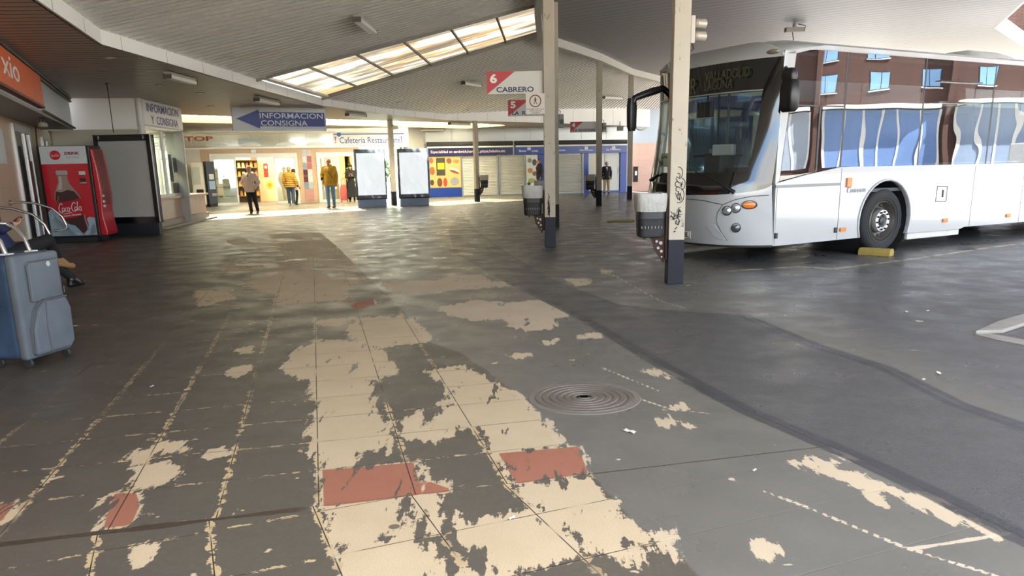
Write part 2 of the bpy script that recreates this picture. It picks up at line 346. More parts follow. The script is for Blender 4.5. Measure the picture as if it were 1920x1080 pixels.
def floor_mat():
    g = G('worn_station_floor'); p = g.pos(); X = g.xyz(p); x, y = X[0], X[1]
    big = g.noise(.35, p, 3.); mid = g.noise(2.2, p, 4.); fine = g.noise(38., p, 4., .65); gr = g.noise(240., p, 2.)
    wob = g.math('ADD', g.math('MULTIPLY', g.math('SUBTRACT', g.noise(7., p, 4., .6), .5), .15), g.math('MULTIPLY', g.math('SUBTRACT', g.noise(34., p, 3., .7), .5), .09))
    strk = g.math('MULTIPLY', g.math('SUBTRACT', g.noise(1., g.map(p, (15., 2.4, 1.), (0, 0, .3)), 5., .65), .5), .34)
    conc = g.math('ADD', g.attr('conc'), g.math('MULTIPLY', wob, .35)); cm = g.ss(conc, -.012, .012)
    asp = g.math('ADD', g.attr('asph'), g.math('MULTIPLY', wob, .12)); am = g.ss(asp, -.008, .008)
    # base colours
    dirt = g.mix(big, lin('#46423c'), lin('#57524a')); dirt = g.mix(g.ss(mid, .3, .75), dirt, lin('#524c42')); dirt = g.mix(g.math('MULTIPLY', g.ss(fine, .45, .8), .35), dirt, lin('#6b6354'))
    cc = g.mix(big, lin('#585650'), lin('#69665f')); cc = g.mix(g.ss(mid, .35, .75), cc, lin('#66635c')); cc = g.mix(g.math('MULTIPLY', g.ss(fine, .5, .8), .25), cc, lin('#7e7a70'))
    out_ = g.math('MAXIMUM', g.ss(x, 11.5, 14.), g.ss(y, -1., -4.)); far = g.ss(y, 24., 31.); cc = g.mix(g.math('MULTIPLY', far, .6), cc, lin('#8f897b'))  # far concrete lightened: reflected light painted into its colour
    cc = g.mix(g.math('MULTIPLY', out_, .8), cc, lin('#98938a')); bay = g.math('MULTIPLY', g.ss(x, 2.6, 3.4), g.math('SUBTRACT', 1., out_)); cc = g.mix(g.math('MULTIPLY', bay, .75), cc, g.mix(mid, lin('#3f3f41'), lin('#4b4b4e'))); dirt = g.mix(out_, dirt, lin('#98938a')); col = g.mix(cm, dirt, cc)  # unseen outer ground made paler to bounce light onto the ceiling
    # tile joints, two slabs laid at different angles
    def lines(ox, oy, cx, cy):
        u = g.math('DIVIDE', g.math('ADD', g.math('MULTIPLY', g.math('SUBTRACT', x, ox), cx), g.math('MULTIPLY', g.math('SUBTRACT', y, oy), cy)), .43)
        f = g.math('SUBTRACT', g.math('FRACT', g.math('ADD', u, 100.5)), .5); return g.math('MULTIPLY', g.math('ABSOLUTE', f), .43)
    u1, v1 = lines(-1.29, 3.11, .971, .238), lines(-.93, 3.19, -.238, .971); u2, v2 = lines(-.87, 3.14, .922, .386), lines(-.87, 3.14, -.386, .922)
    side = g.math('ADD', g.math('MULTIPLY', g.math('ADD', x, .93), -.238), g.math('MULTIPLY', g.math('SUBTRACT', y, 3.19), .971))
    s2 = g.math('LESS_THAN', side, 0.)
    def pick(a, b): return g.math('ADD', g.math('MULTIPLY', a, g.math('SUBTRACT', 1., s2)), g.math('MULTIPLY', b, s2))
    ju, jv = pick(u1, u2), pick(v1, v2); jd = g.math('MINIMUM', ju, jv)
    gate = g.ss(g.noise(.9, p, 3.), .38, .52); gate = g.math('MULTIPLY', gate, g.math('MULTIPLY', g.ss(y, 10., 6.), g.ss(x, -3.4, -2.4))); chip = g.math('MULTIPLY', g.ss(g.noise(16., p, 3., .7), .36, .66), .027)
    along = g.math('MINIMUM', g.math('ADD', ju, 0.), g.math('ADD', jv, .010))
    jm = g.math('MULTIPLY', g.ss(g.math('SUBTRACT', chip, along), 0., .004), gate); jm = g.math('MULTIPLY', jm, g.math('SUBTRACT', 1., cm))
    jcore = g.math('MULTIPLY', g.ss(jd, .0036, .0015), g.ss(g.noise(3., p, 2.), .35, .5))
    # worn-through patches
    fl = g.math('MULTIPLY', g.attr('flake'), g.math('SUBTRACT', 1., g.math('MULTIPLY', cm, .8)))
    flake = g.math('SUBTRACT', g.math('MULTIPLY', g.math('SUBTRACT', g.noise(1., g.map(p, (1.8, 3.2, 1.)), 6., .68), .405), .9), g.math('MULTIPLY', g.math('SUBTRACT', 1., fl), .28))
    spec = g.math('SUBTRACT', g.math('MULTIPLY', g.math('SUBTRACT', g.noise(5.5, p, 3., .6), .73), .6), 0.)
    wd = g.math('ADD', g.math('ADD', g.attr('wear'), wob), strk)
    holes = g.math('MULTIPLY', g.math('SUBTRACT', g.noise(1., g.map(p, (8.5, 1.9, 1.), (0, 0, .36)), 5., .66), .60), .7)   # dirt left standing inside the patches
    wd = g.math('MINIMUM', wd, g.math('MULTIPLY', holes, -1.))
    wd = g.math('MAXIMUM', g.math('MAXIMUM', wd, flake), spec); wm = g.ss(wd, -.024, -.010)
    wm = g.math('MULTIPLY', wm, g.math('SUBTRACT', 1., am))
    beige = g.mix(g.noise(3., p), lin('#ab9a7c'), lin('#bdac90')); beige = g.mix(g.math('MULTIPLY', g.ss(gr, .42, .7), .55), beige, lin('#8d7a5b')); beige = g.mix(g.math('MULTIPLY', cm, .55), beige, lin('#b3a48e'))
    redc = g.mix(g.ss(gr, .4, .7), lin('#94604b'), lin('#7a4d3c'))
    rm = g.ss(g.math('ADD', g.attr('red'), g.math('MULTIPLY', wob, .1)), -.004, .004)
    wc = g.mix(rm, beige, redc)
    dots = g.n('ShaderNodeTexVoronoi', feature='F1'); dots.inputs['Scale'].default_value = 3.1; g.put(dots.inputs['Vector'], p)
    gum = g.math('MULTIPLY', g.ss(dots.outputs['Distance'], .085, .06), g.ss(g.noise(1.3, p), .45, .55))
    wc = g.mix(g.math('MULTIPLY', gum, .8), wc, lin('#3c362c'))
    col = g.mix(g.math('MULTIPLY', jm, .9), col, g.mix(rm, lin('#b5a07a'), redc)); col = g.mix(wm, col, wc)
    col = g.mix(g.math('MULTIPLY', jcore, g.math('SUBTRACT', 1., cm)), col, lin('#2c2620'))
    cj = g.math('MULTIPLY', g.math('MULTIPLY', g.ss(g.math('ABSOLUTE', side), .006, .003), cm), g.math('SUBTRACT', 1., am)); col = g.mix(cj, col, lin('#35312b'))
    # long gap where two slabs have parted
    crk = g.math('MULTIPLY', g.ss(g.math('SUBTRACT', g.math('MULTIPLY', g.noise(3.5, p, 3.), .05), g.math('ABSOLUTE', g.math('ADD', side, .012))), 0., .006), g.ss(x, -.90, -.97))
    col = g.mix(crk, col, g.mix(fine, lin('#1f1a15'), lin('#51463a')))
    # thin painted marks and the bay line
    lm = g.ss(g.math('ADD', g.attr('line'), g.math('MULTIPLY', g.noise(5., p, 3.), .024)), -.001, .003); lm = g.math('MULTIPLY', lm, g.math('SUBTRACT', 1., am)); col = g.mix(g.math('MULTIPLY', lm, .9), col, lin('#b9ab95'))
    bm = g.math('MULTIPLY', g.ss(g.attr('bay'), -.055, -.045), g.ss(g.noise(4., p, 4., .7), .38, .55)); col = g.mix(g.math('MULTIPLY', bm, .8), col, lin('#b0a37f'))
    # asphalt strip
    ac = g.mix(g.ss(g.noise(90., p, 3., .7), .3, .75), lin('#3c3b3c'), lin('#5d5b59')); ac = g.mix(g.math('MULTIPLY', big, .4), ac, lin('#454341')); col = g.mix(am, col, ac)
    sm = g.ss(g.math('ADD', g.attr('seam'), g.math('MULTIPLY', wob, .15)), -.075, -.06); col = g.mix(g.math('MULTIPLY', sm, .85), col, g.mix(mid, lin('#303033'), lin('#3e3e42')))
    # finish
    rg = g.ss(mid, .3, .7, .26, .46); rg = g.math('ADD', rg, g.math('MULTIPLY', wm, .22)); rg = g.math('ADD', rg, g.math('MULTIPLY', g.math('SUBTRACT', 1., cm), .06))
    h = g.math('ADD', g.math('MULTIPLY', fine, .25), g.math('MULTIPLY', wm, -.15)); h = g.math('ADD', h, g.math('MULTIPLY', g.math('MULTIPLY', g.noise(55., p, 3., .7), am), 2.2))
    h = g.math('SUBTRACT', h, g.math('MULTIPLY', g.math('MAXIMUM', jcore, crk), 1.2))
    h = g.math('ADD', h, g.math('MULTIPLY', g.noise(1., g.map(p, (1.2, 5., 1.)), 3.), .5))
    return g.done(g.pbr(col, g.math('MAXIMUM', rg, .24), 0., .5, g.bump(h, .35, .006)))
FLOOR = build_floor(); FLOOR.data.materials.append(floor_mat())
# ================================================================== ROOF
FAS = [((-.9, 1.2), 3.5), ((-2.6, 3.3), 3.5), ((-5.1, 9.12), 3.5), ((-5.95, 12.17), 3.5), ((-5.8, 18.95), 3.5), ((-5.52, 24.25), 3.5), ((-4.32, 28.5), 3.5), ((-2.5, 32.8), 3.52), ((1.54, 36.2), 3.86), ((5.98, 40.8), 4.12), ((8.5, 44), 4.2)]  # first span stops short, out of view, to let in light from behind
RID = [(6.6, 3.9), (4.8, 5.6), (1.75, 10.4), (.73, 14.14), (.76, 19.52), (.98, 23.6), (2.2, 26.), (3.18, 28.07), (4.95, 32.6), (6.6, 35.5), (8.6, 38.5)]
RZ = 5.1
sheet = M('#f0eeea', .5, 0, .05, 1.2); sheet_b = M('#a3a4a4', .5, 0, .05, 1.)
def roof_z(i, u, v):
    a, b = Vector((*FAS[i][0], FAS[i][1])), Vector((*FAS[i+1][0], FAS[i+1][1])); c, d = Vector((*RID[i], RZ)), Vector((*RID[i+1], RZ))
    return (a*(1-u)+b*u)*(1-v)+(c*(1-u)+d*u)*v
mb = MB(); mbs = MB()
for i in range(len(FAS)-1):
    if i == 4: continue
    L = max((Vector(FAS[i+1][0])-Vector(FAS[i][0])).length, (Vector(RID[i+1])-Vector(RID[i])).length)
    n = max(4, int(L/.27)); prof = [(0, 0), (.74, 0), (.78, .06), (.96, .06)]
    us = [((k+a)/n, h) for k in range(n) for a, h in prof]+[(1., 0)]
    vs = []; nv = 6
    for j in range(nv+1):
        for u, h in us: q = roof_z(i, u, j/nv); vs.append((q.x, q.y, q.z+h))
    m = len(us)
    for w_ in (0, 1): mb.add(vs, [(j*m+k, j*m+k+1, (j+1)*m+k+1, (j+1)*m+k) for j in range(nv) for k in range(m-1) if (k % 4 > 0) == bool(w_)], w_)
    q = [roof_z(i, u, v)+Vector((0, 0, .12)) for u, v in ((0, 0), (1, 0), (1, 1), (0, 1))]; mb.add(q, [(0, 1, 2, 3)])
ROOF = struct(mb.build('ceiling', [sheet, M('#9d9991', .7, 0, .1, 1.5)], fix=False))  # groove faces get a darker tone, painting in the shade of the grooves
roofbvh = BVHTree.FromPolygons(mb.v, mb.f)
def on_roof(px, py):
    h = roofbvh.ray_cast(Vector((0, 0, CAMH)), ray(px, py).normalized()); return h[0] if h[0] else pt(px, py, 4.4)
# translucent rooflight between two roof bays
g = G('rooflight_sheet'); o_ = g.obj(); tr = g.n('ShaderNodeBsdfTranslucent'); df = g.n('ShaderNodeBsdfDiffuse')
st = g.ss(g.noise(1., g.map(o_, (.28, 1.7, 1.)), 4., .6), .40, .62); cl = g.mix(st, lin('#5f5b50'), lin('#3c3120'))
st2 = g.ss(g.noise(1., g.map(o_, (.22, 2.6, 1.), None, (7, 3, 0)), 3.), .42, .6); cl = g.mix(g.math('MULTIPLY', st2, .85), cl, lin('#1d1b18'))
g.put(tr.inputs[0], cl); g.put(df.inputs[0], cl); mx = g.n('ShaderNodeMixShader'); mx.inputs[0].default_value = .18
g.t.links.new(tr.outputs[0], mx.inputs[1]); g.t.links.new(df.outputs[0], mx.inputs[2]); RL = g.done(mx.outputs[0])
sky = thing('roof_skylight', 'long translucent corrugated rooflight strip in the high sheet roof', 'skylight')
mb = MB(); n = 15; us = []
for k in range(n): us += [((k+a)/n, h) for a, h in ((0, 0), (.3, 0), (.5, -.07), (.8, -.07))]
us.append((1., 0)); vs = []
for j in range(13):
    for u, h in us: q = roof_z(4, u, j/12); vs.append((q.x, q.y, q.z+.12+h))
m = len(us); mb.add(vs, [(j*m+k, j*m+k+1, (j+1)*m+k+1, (j+1)*m+k) for j in range(12) for k in range(m-1)])
mb.build('translucent_sheet', RL, sky, 30, fix=False)
pur = M('#7d786f', .6)
for v in (.175, .345, .515, .685, .85):
    q = MB(); q.beam(roof_z(4, 0, v)+Vector((0, 0, .02)), roof_z(4, 1, v)+Vector((0, 0, .02)), .05, .05); q.build('purlin', pur, sky)
for u in (0., 1.):
    q = MB(); q.beam(roof_z(4, u, 0)+Vector((0, 0, .03)), roof_z(4, u, 1)+Vector((0, 0, .03)), .05, .16); q.build('edge_flashing', M('#8b877e', .6), sky)
q = MB(); q.beam(roof_z(4, -.02, .0)+Vector((.12, 0, .06)), roof_z(4, 1.02, .0)+Vector((.12, 0, .06)), .25, .05); q.build('end_flashing', M('#c9c7c2', .5), sky)
# flat roof over the bus bays
RB = [(8.6, 38.5), (26, 38.5), (18, 28.6), (14.32, 24.26), (12.7, 20.5), (11.6, 16.5), (11.4, 11), (11.6, 7), (9.5, 4.6), (6.6, 3.9)]
rpoly = RB+RID[1:-1]
def slats(poly, ang, pitch, z0, drop, mbx, frac=.86, zf=None, wob=0.):
    ca, sa = cos(ang), sin(ang); q = [(x*ca+y*sa, -x*sa+y*ca) for x, y in poly]; lo = min(p[1] for p in q); hi = max(p[1] for p in q)
    k = lo
    while k < hi:
        s = clip(clip(q, 0, -1, -k), 0, 1, k+pitch*frac)
        if len(s) >= 3:
            w = [(a*ca-b*sa, a*sa+b*ca) for a, b in s]; dz = random.uniform(-wob, wob)
            top = [(x, y, (zf(x, y) if zf else z0)) for x, y in w]; m = len(w)
            mbx.add([(x, y, z-drop+dz) for x, y, z in top]+top, [tuple(range(m)), tuple(range(2*m-1, m-1, -1))]+[(i, i+m, (i+1) % m+m, (i+1) % m) for i in range(m)])
        k += pitch
def cut_strips(poly, ang, pitch, frac):
    """strips of a non-convex outline, by clipping its triangles"""
    from mathutils.geometry import tessellate_polygon
    return [[tuple(poly[i]) for i in t] for t in tessellate_polygon([[Vector((x, y, 0)) for x, y in poly]])]
mb = MB()
for T in cut_strips(rpoly, 0, 0, 0): slats(T, 0, 50, RZ+.1, .02, mb, 1.)
def slat_set(poly, ang, pitch, frac, z, mbx, zf=None):
    ca, sa = cos(ang), sin(ang)
    for T in cut_strips(poly, 0, 0, 0):
        q = [(x*ca+y*sa, -x*sa+y*ca) for x, y in T]; lo = math.floor(min(p[1] for p in q)/pitch)*pitch; hi = max(p[1] for p in q); k = lo
        while k < hi:
            s = clip(clip(q, 0, -1, -k), 0, 1, k+pitch*frac)
            if len(s) >= 3:
                w = [(a*ca-b*sa, a*sa+b*ca) for a, b in s]; m = len(w)
                mbx.add([(x, y, zf(x, y) if zf else z) for x, y in w], [tuple(range(m-1, -1, -1))])
            k += pitch
slat_set(rpoly, atan2(-.6, .8), .36, .93, RZ-.005, mb)
struct(mb.build('ceiling_bays', sheet_b, fix=False))
mb = MB()
for T in cut_strips(rpoly, 0, 0, 0): mb.add([(x, y, RZ+.02) for x, y in T], [(0, 1, 2)])
struct(mb.build('ceiling_bays_backing', M('#6d6b68', .8), fix=False))
# ridge beam and outer edge trim
white = M('#edebe7', .45, 0, .05, 2.); offw = M('#c4c1ba', .5, 0, .06, 3.)
mb = MB()
for a, b in zip(RID[1:-1], RID[2:]): mb.beam((*a, RZ-.12), (*b, RZ-.12), .16, .24)
struct(mb.build('trim_ridge', offw))
mb = MB()
for a, b in zip(RB[1:], RB[2:-1]): mb.beam((*a, RZ+.2), (*b, RZ+.2), .06, .42)
struct(mb.build('trim_roof_edge', white))
# fascia of the lower canopy
mb = MB(); seam = MB()
for i in range(len(FAS)-1):
    (a, za), (b, zb) = FAS[i], FAS[i+1]; a3, b3 = Vector((*a, 0)), Vector((*b, 0)); t = (b3-a3).normalized(); nn = Vector((t.y, -t.x, 0))*.03
    zl = 3.3
    mb.add([a3-nn+Vector((0, 0, zl)), a3+nn+Vector((0, 0, zl)), b3+nn+Vector((0, 0, zl)), b3-nn+Vector((0, 0, zl)), a3-nn+Vector((0, 0, za+.02)), a3+nn+Vector((0, 0, za+.02)), b3+nn+Vector((0, 0, zb+.02)), b3-nn+Vector((0, 0, zb+.02))],
           [(3, 2, 1, 0), (4, 5, 6, 7), (0, 1, 5, 4), (1, 2, 6, 5), (2, 3, 7, 6), (3, 0, 4, 7)])
    L = (b3-a3).length; k = .6
    while k < L:
        p = a3+t*k; z1 = za+(zb-za)*k/L
        seam.box((p.x, p.y, (zl+z1)/2), (.008, .066, z1-zl-.01), atan2(t.y, t.x)); k += 1.55
fs = struct(mb.build('trim_fascia', white)); seam.build('panel_joint', M('#8a877f', .7), fs)
# ================================================================== SOFFIT (boarded low ceiling)
SOFZ = 3.3
BANDA, BANDB = (-10.74, 20.04), (-7.21, 11.85)
near = [f[0] for f in FAS[0:8]]+[(-.11, 37.4), (-12.4, 25.45), (-12.4, 30.12), (-15.2, 30.12), (-15.2, 20.04), BANDA, BANDB, (-3.0, 2.1)]
farp = [(-15.2, 30.12), (-12.4, 30.12), (-2.0, 39.6), (-.11, 37.4), (-2.5, 32.8), (1.54, 36.2), (5.98, 40.8), (6.3, 42.2), (-4.6, 40.2), (-5.9, 37.8), (-15.2, 34.6)]
board = M('#b8ad9f', .42, 0, .10, 1.5); dark = M('#2e2a26', .8)
mb = MB(); slat_set(near, .04, .22, .86, SOFZ, mb); slat_set(farp, .04, .22, .86, SOFZ, mb)
struct(mb.build('ceiling_low', board, fix=False))
mb = MB()
for poly in (near, farp):
    for T in cut_strips(poly, 0, 0, 0):
        mb.add([(x, y, SOFZ+.02) for x, y in T]+[(x, y, SOFZ+.1) for x, y in T], [(0, 1, 2), (5, 4, 3), (0, 3, 4, 1), (1, 4, 5, 2), (2, 5, 3, 0)])
struct(mb.build('ceiling_low_backing', dark, fix=False))
# sunlit slot of ribbed translucent sheets in the low ceiling
g = G('slot_sheet'); tr = g.n('ShaderNodeBsdfTranslucent'); tp = g.n('ShaderNodeBsdfTransparent'); c_ = g.mix(g.noise(2., g.obj()), lin('#e0d8bb'), lin('#cbc097')); g.put(tr.inputs[0], c_); g.put(tp.inputs[0], lin('#f6f0e0'))
mx = g.n('ShaderNodeMixShader'); mx.inputs[0].default_value = .2; g.t.links.new(tr.outputs[0], mx.inputs[1]); g.t.links.new(tp.outputs[0], mx.inputs[2]); SLM = g.done(mx.outputs[0])
A0s, A1s, B0s, B1s = Vector((-12.4, 25.45, 0)), Vector((-.11, 37.4, 0)), Vector((-12.4, 30.12, 0)), Vector((-2.0, 39.6, 0))
sl = thing('slot_skylight', 'narrow yellowish ribbed skylight slot in the low boarded ceiling above the cafe front', 'skylight')
mb = MB(); mr = MB(); N = 120
for k in range(N):
    u0, u1 = k/N, (k+1)/N
    q = [A0s.lerp(A1s, u0), A0s.lerp(A1s, u1), B0s.lerp(B1s, u1), B0s.lerp(B1s, u0)]; mb.add([(p.x, p.y, SOFZ-.012) for p in q], [(0, 1, 2, 3)])
    a, b = A0s.lerp(A1s, u1), B0s.lerp(B1s, u1); mr.beam((a.x, a.y, SOFZ-.03), (b.x, b.y, SOFZ-.025), .03, .025)
mb.build('translucent_sheet', SLM, sl, fix=False); r_ = mr.build('glazing_bars', M('#b8aa84', .6), sl)
# ================================================================== LEFT BUILDING
Z3 = Vector((0, 0, 1))
def V2(p): return Vector((p[0], p[1], 0))
class Pl:
    """vertical plane: local X along it (left to right as seen), Y up, Z out towards the viewer"""
    def __init__(s, P, Q): s.P = V2(P); s.d = (V2(Q)-V2(P)).normalized(); s.n = Vector((s.d.y, -s.d.x, 0)); s.rz = atan2(s.d.y, s.d.x)
    def at(s, a, z=0., out=0.): return s.P+s.d*a+s.n*out+Z3*z
    def px(s, x, y): p = pplane(x, y, s.P, s.n); return (p-s.P).dot(s.d), p.z
    def mat(s): return frame(s.P, s.d, Z3)
    def mb(s): m = MB(); m.M = s.mat(); return m          # write local (along, up, out)
def blk(m, a0, a1, z0, z1, o0, o1, mi=0): return m.span(a0, a1, z0, z1, o0, o1, mi)
def marble(name, base, dk, tile=(.9, .45), joint='#6f6252'):
    g = G(name); o = g.obj(); p = g.pos(); x = g.xyz(p); n = g.noise(2.2, p, 5., .6, 1.2); f = g.noise(30., p, 3.)
    c = g.mix(n, lin(base), lin(dk)); c = g.mix(g.math('MULTIPLY', g.ss(f, .45, .75), .25), c, lin(dk))
    hx = g.math('ADD', x[0], x[1])
    def ln(v, w): return g.ss(g.math('ABSOLUTE', g.math('SUBTRACT', g.math('FRACT', g.math('DIVIDE', v, w)), .5)), .494, .498)
    j = g.math('MAXIMUM', ln(hx, tile[0]), ln(x[2], tile[1])); c = g.mix(g.math('MULTIPLY', j, .7), c, lin(joint))
    return g.done(g.pbr(c, .32, 0, .5))
tan = marble('tan_marble', '#d3b89c', '#bb9e82', (.85, .62)); pink = marble('pink_marble', '#cfb09d', '#b9947f', (.8, 2.)); tan2 = marble('cafe_marble', '#cdb394', '#bb9d7d', (.9, .8))
wallp = Pl((-10.55+.396*21.4, 17.9-.918*21.4), (-10.55-.396*2.6, 17.9+.918*2.6)); WN = 21.4   # near end -> booth corner
m = wallp.mb(); blk(m, 0, 24, 0, 3.3, -.3, 0); struct(m.build('wall_left', tan))
m = wallp.mb(); blk(m, 0, 24, 0, .12, 0, .015); struct(m.build('baseboard_left', M('#6d5a4b', .5)))
# door with white metal frame and dark glass
alu = M('#cfd0d0', .35, .3, .04)
dr = struct(bpy.data.objects.new('door_1', None)); C.objects.link(dr); a0, a1 = WN-2.45, WN-.3
m = wallp.mb()
for x0, x1, z0, z1 in ((a0, a0+.1, 0, 2.45), (a1-.24, a1, 0, 2.45), (a0, a1, 2.3, 2.45), (a0+1.2, a0+1.28, 0, 2.3), (a0, a1, 0, .08)): blk(m, x0, x1, z0, z1, -.02, .05)
m.build('door_frame', alu, dr, bevel=.006)
m = wallp.mb(); blk(m, a0+.1, a1-.24, .08, 2.3, .005, .02); m.build('door_pane', M('#23262c', .06, 0, .2, 2., spec=.8), dr)
m = wallp.mb(); blk(m, a0+1.3, a1-.26, .1, 1.75, .021, .026); m.build('red_poster', M('#5a1f25', .4, 0, .2, 1.), dr)
m = wallp.mb(); blk(m, a0+1.34, a1-.36, .12, .6, .027, .03); m.build('poster_panel', M('#a9b4bd', .4, 0, .3, 3.), dr)
# framed notice nearer along the wall
fr = thing('framed_notice', 'pale framed notice on the tan marble wall at the left edge', 'notice'); x0, z0 = wallp.px(10, 308); m = wallp.mb(); blk(m, x0-1., x0, z0, z0+.62, 0, .04); m.build('frame', alu, fr, bevel=.008)
m = wallp.mb(); blk(m, x0-.95, x0-.05, z0+.05, z0+.57, .041, .045); m.build('sheet', M('#d9dcdc', .5), fr)
# small opening high in the wall near the corner
wn = struct(bpy.data.objects.new('window_1', None)); C.objects.link(wn); m = wallp.mb()
for q in ((23.0, 23.07, 1.95, 2.35), (23.8, 23.87, 1.95, 2.35), (23.0, 23.87, 2.28, 2.35)): blk(m, q[0], q[1], q[2], q[3], 0, .05)
m.build('window_frame', alu, wn); m = wallp.mb(); blk(m, 23.07, 23.8, 1.5, 2.28, .002, .012); m.build('window_pane', M('#3f2a26', .3), wn)
# projecting sign band above the wall
_bd = (V2(BANDB)-V2(BANDA)).normalized()*20; band = Pl((BANDA[0]+_bd.x, BANDA[1]+_bd.y), BANDA)
bandm = M('#bcc1c6', .4, .1, .08, .8, 0); m = band.mb()
blk(m, 0, 20, 2.56, 3.3, -.9, 0); struct(m.build('wall_band', bandm))
m = band.mb(); blk(m, 0, 20, 2.53, 2.58, -.85, .02); struct(m.build('trim_band_lower', M('#8f8f8a', .5, .3)))
m = band.mb()
for z, o in ((3.27, .04), (3.2, .03)): m.tube([(0, z, o), (20, z, o)], .03, 6)
m.tube([(14.4, 2.60, .05), (20, 2.57, .05)], .025, 6); struct(m.build('trim_band_pipes', M('#5c5a55', .6, .3)))
sg = thing('orange_shop_sign', 'long orange fascia sign with white lettering on the left building', 'sign')
m = band.mb(); blk(m, 5, 14.17, 2.66, 3.18, .0, .1); m.build('sign_panel', M('#dc6537', .45, 0, .08, 1.5), sg, bevel=.01)
m = band.mb(); blk(m, 5, 14.17, 2.62, 2.66, .0, .11); lab(m.build('lower_edge', M('#6d2019', .5), sg), 'dark red lower edge')
lt = M('#e9dfd8', .5)
def text_on(pl, body, name, mat, parent, a, z, w, h, out=.01, bold=.0, slant=0., **k):
    return text(body, name, mat, parent, pl.at(a, z, out), pl.d, Z3, w=w, h=h, bold=bold, slant=slant, **k)
text_on(band, 'xio', 'lettering', lt, sg, 10.95, 2.95, 1.4, .3, .103, .005)
# conduit and little wall lamps under the band
wl = thing('wall_lamp', 'small caged bulkhead lamp hanging under the sign band at left', 'lamp'); p = band.at(14.6, 2.42, -.02)
m = MB(); m.tube([p+Vector((0, 0, .14)), p+Vector((.02, 0, .06)), p], .012, 6); m.build('bracket', dark, wl)
m = MB(); m.M = Matrix.Translation(p); m.lathe([(.02, 0), (.07, -.02), (.085, -.08), (.07, -.1)], n=16); m.build('lamp_body', M('#8d8a80', .5), wl, 40)
m = MB()
for k in range(3): m.tube([p+Vector((.09*cos(t), .05*(k-1), .09*sin(t)-.02)) for t in np.linspace(-.2, pi+.2, 9)], .006, 5)
m.build('cage', dark, wl)
jb = thing('junction_box', 'grey junction box with black cable running down the marble wall', 'junction box'); a_, z_ = wallp.px(60, 228); m = wallp.mb(); blk(m, a_-.1, a_+.1, z_-.08, z_+.06, 0, .07); m.build('box', M('#8f8a82', .6), jb, bevel=.01)
m = wallp.mb(); m.tube([(a_-.05, 2.6, .04), (a_, z_+.1, .05), (a_, z_, .08)], .012, 6); m.tube([(a_+.05, z_-.05, .05), (a_-.06, z_-.6, .03), (a_-.14, 1.75, .03)], .014, 6); m.build('cable', dark, jb)
# white band wall between the left wall and the booth
panelm = M('#ebe9e5', .45, 0, .04, 1.); bp = Pl((-11.5, 20.3), (-9.30, 20.62)); m = bp.mb()
L_ = (V2((-9.30, 20.62))-V2((-11.5, 20.3))).length; blk(m, 0, L_, 2.58, 3.3, -.06, 0); blk(m, 0, L_, 2.54, 2.6, -.08, .03); struct(m.build('wall_back_band', panelm))
m = MB(); m.box((-10.4, 23.0, 1.3), (2.2, .1, 2.6), .14); struct(m.build('wall_recess', M('#a8a59e', .6)))
m = MB(); m.add([(-12.3, 20.2, 2.56), (-9.3, 20.6, 2.56), (-9.3, 23, 2.56), (-12.3, 23, 2.56)], [(0, 1, 2, 3)]); struct(m.build('ceiling_recess', M('#c0bcb2', .6), fix=False))
def downlight(loc, label, r=.09, lit=0.):
    t = thing('downlight', label, 'ceiling light', loc, 0, 'round downlights'); m = MB(); m.lathe([(r, 0), (r*1.25, -.004), (r*1.25, -.012), (r*.9, -.014)], n=20); m.build('rim', M('#a7a39a', .5, .3), t, 40)
    m = MB(); m.lathe([(r*.88, -.0145), (r*.5, -.02), (.005, -.022)], n=16); m.build('lens', emit('#fff2d8', lit*.25) if lit else M('#e6e2d8', .4), t, 60); return t
d_ = downlight((-10.0, 20.95, 2.555), 'lit round downlight in the recess behind the black-framed display', .16, 6.)
m = MB(); m.box((-15.0, 27.4, 1.7), (.2, 15, 3.4)); m.box((-13.3, 20.2, 1.7), (3.6, .2, 3.4)); struct(m.build('wall_side_back', M('#b3aea4', .6)))
# ------------------------------------------------------------------ information booth
booth = Pl((-9.30, 20.62), (-9.755, 25.51)); BL = 4.91; wood = M('#c99f79', .35, 0, .1, 3.)
m = booth.mb(); blk(m, .35, BL, .18, .74, -1.6, 0); struct(m.build('wall_booth', pink, bevel=.01))
m = booth.mb(); blk(m, .3, BL+.06, .74, .8, -1.65, .1); struct(m.build('trim_booth_ledge', wood, bevel=.01))
m = booth.mb(); m.prism([(.1, 0), (BL+.1, 0), (BL+.1, .03), (BL, .2), (.1, .2)], .12, 0, (0, 0, 0)); m = booth.mb(); blk(m, .3, BL+.02, .02, .2, -.05, .07); blk(m, .1, BL+.04, 0, .05, -.05, .3); struct(m.build('baseboard_booth', M('#a9a296', .6, 0, .15), bevel=.01))
m = booth.mb(); blk(m, .1, 3.28, 2.62, 3.3, -2.0, 0); struct(m.build('wall_booth_upper', panelm))
sgb = thing('booth_sign', 'white sign with blue capitals on the glazed booth front', 'sign'); m = booth.mb(); blk(m, .14, 3.26, 2.66, 3.28, 0, .05); m.build('sign_panel', M('#e4e6e8', .4, 0, .03), sgb, bevel=.01)
navy = M('#1b2f8c', .4, 0, .05); red = M('#b3202e', .4, 0, .06)
text_on(booth, 'INFORMACION', 'lettering', navy, sgb, 1.65, 3.11, 2.55, .21, .055, .005); text_on(booth, 'Y  CONSIGNA', 'lettering', navy, sgb, 1.72, 2.81, 2.2, .21, .055, .005)
m = MB(); m.cyl(booth.at(.04, 0, -.02), booth.at(.04, 3.3, -.02), .09, n=18); struct(m.build('trim_booth_post', M('#d8d6d2', .4), None, 40))
wb = struct(bpy.data.objects.new('window_2', None)); C.objects.link(wb); m = booth.mb()
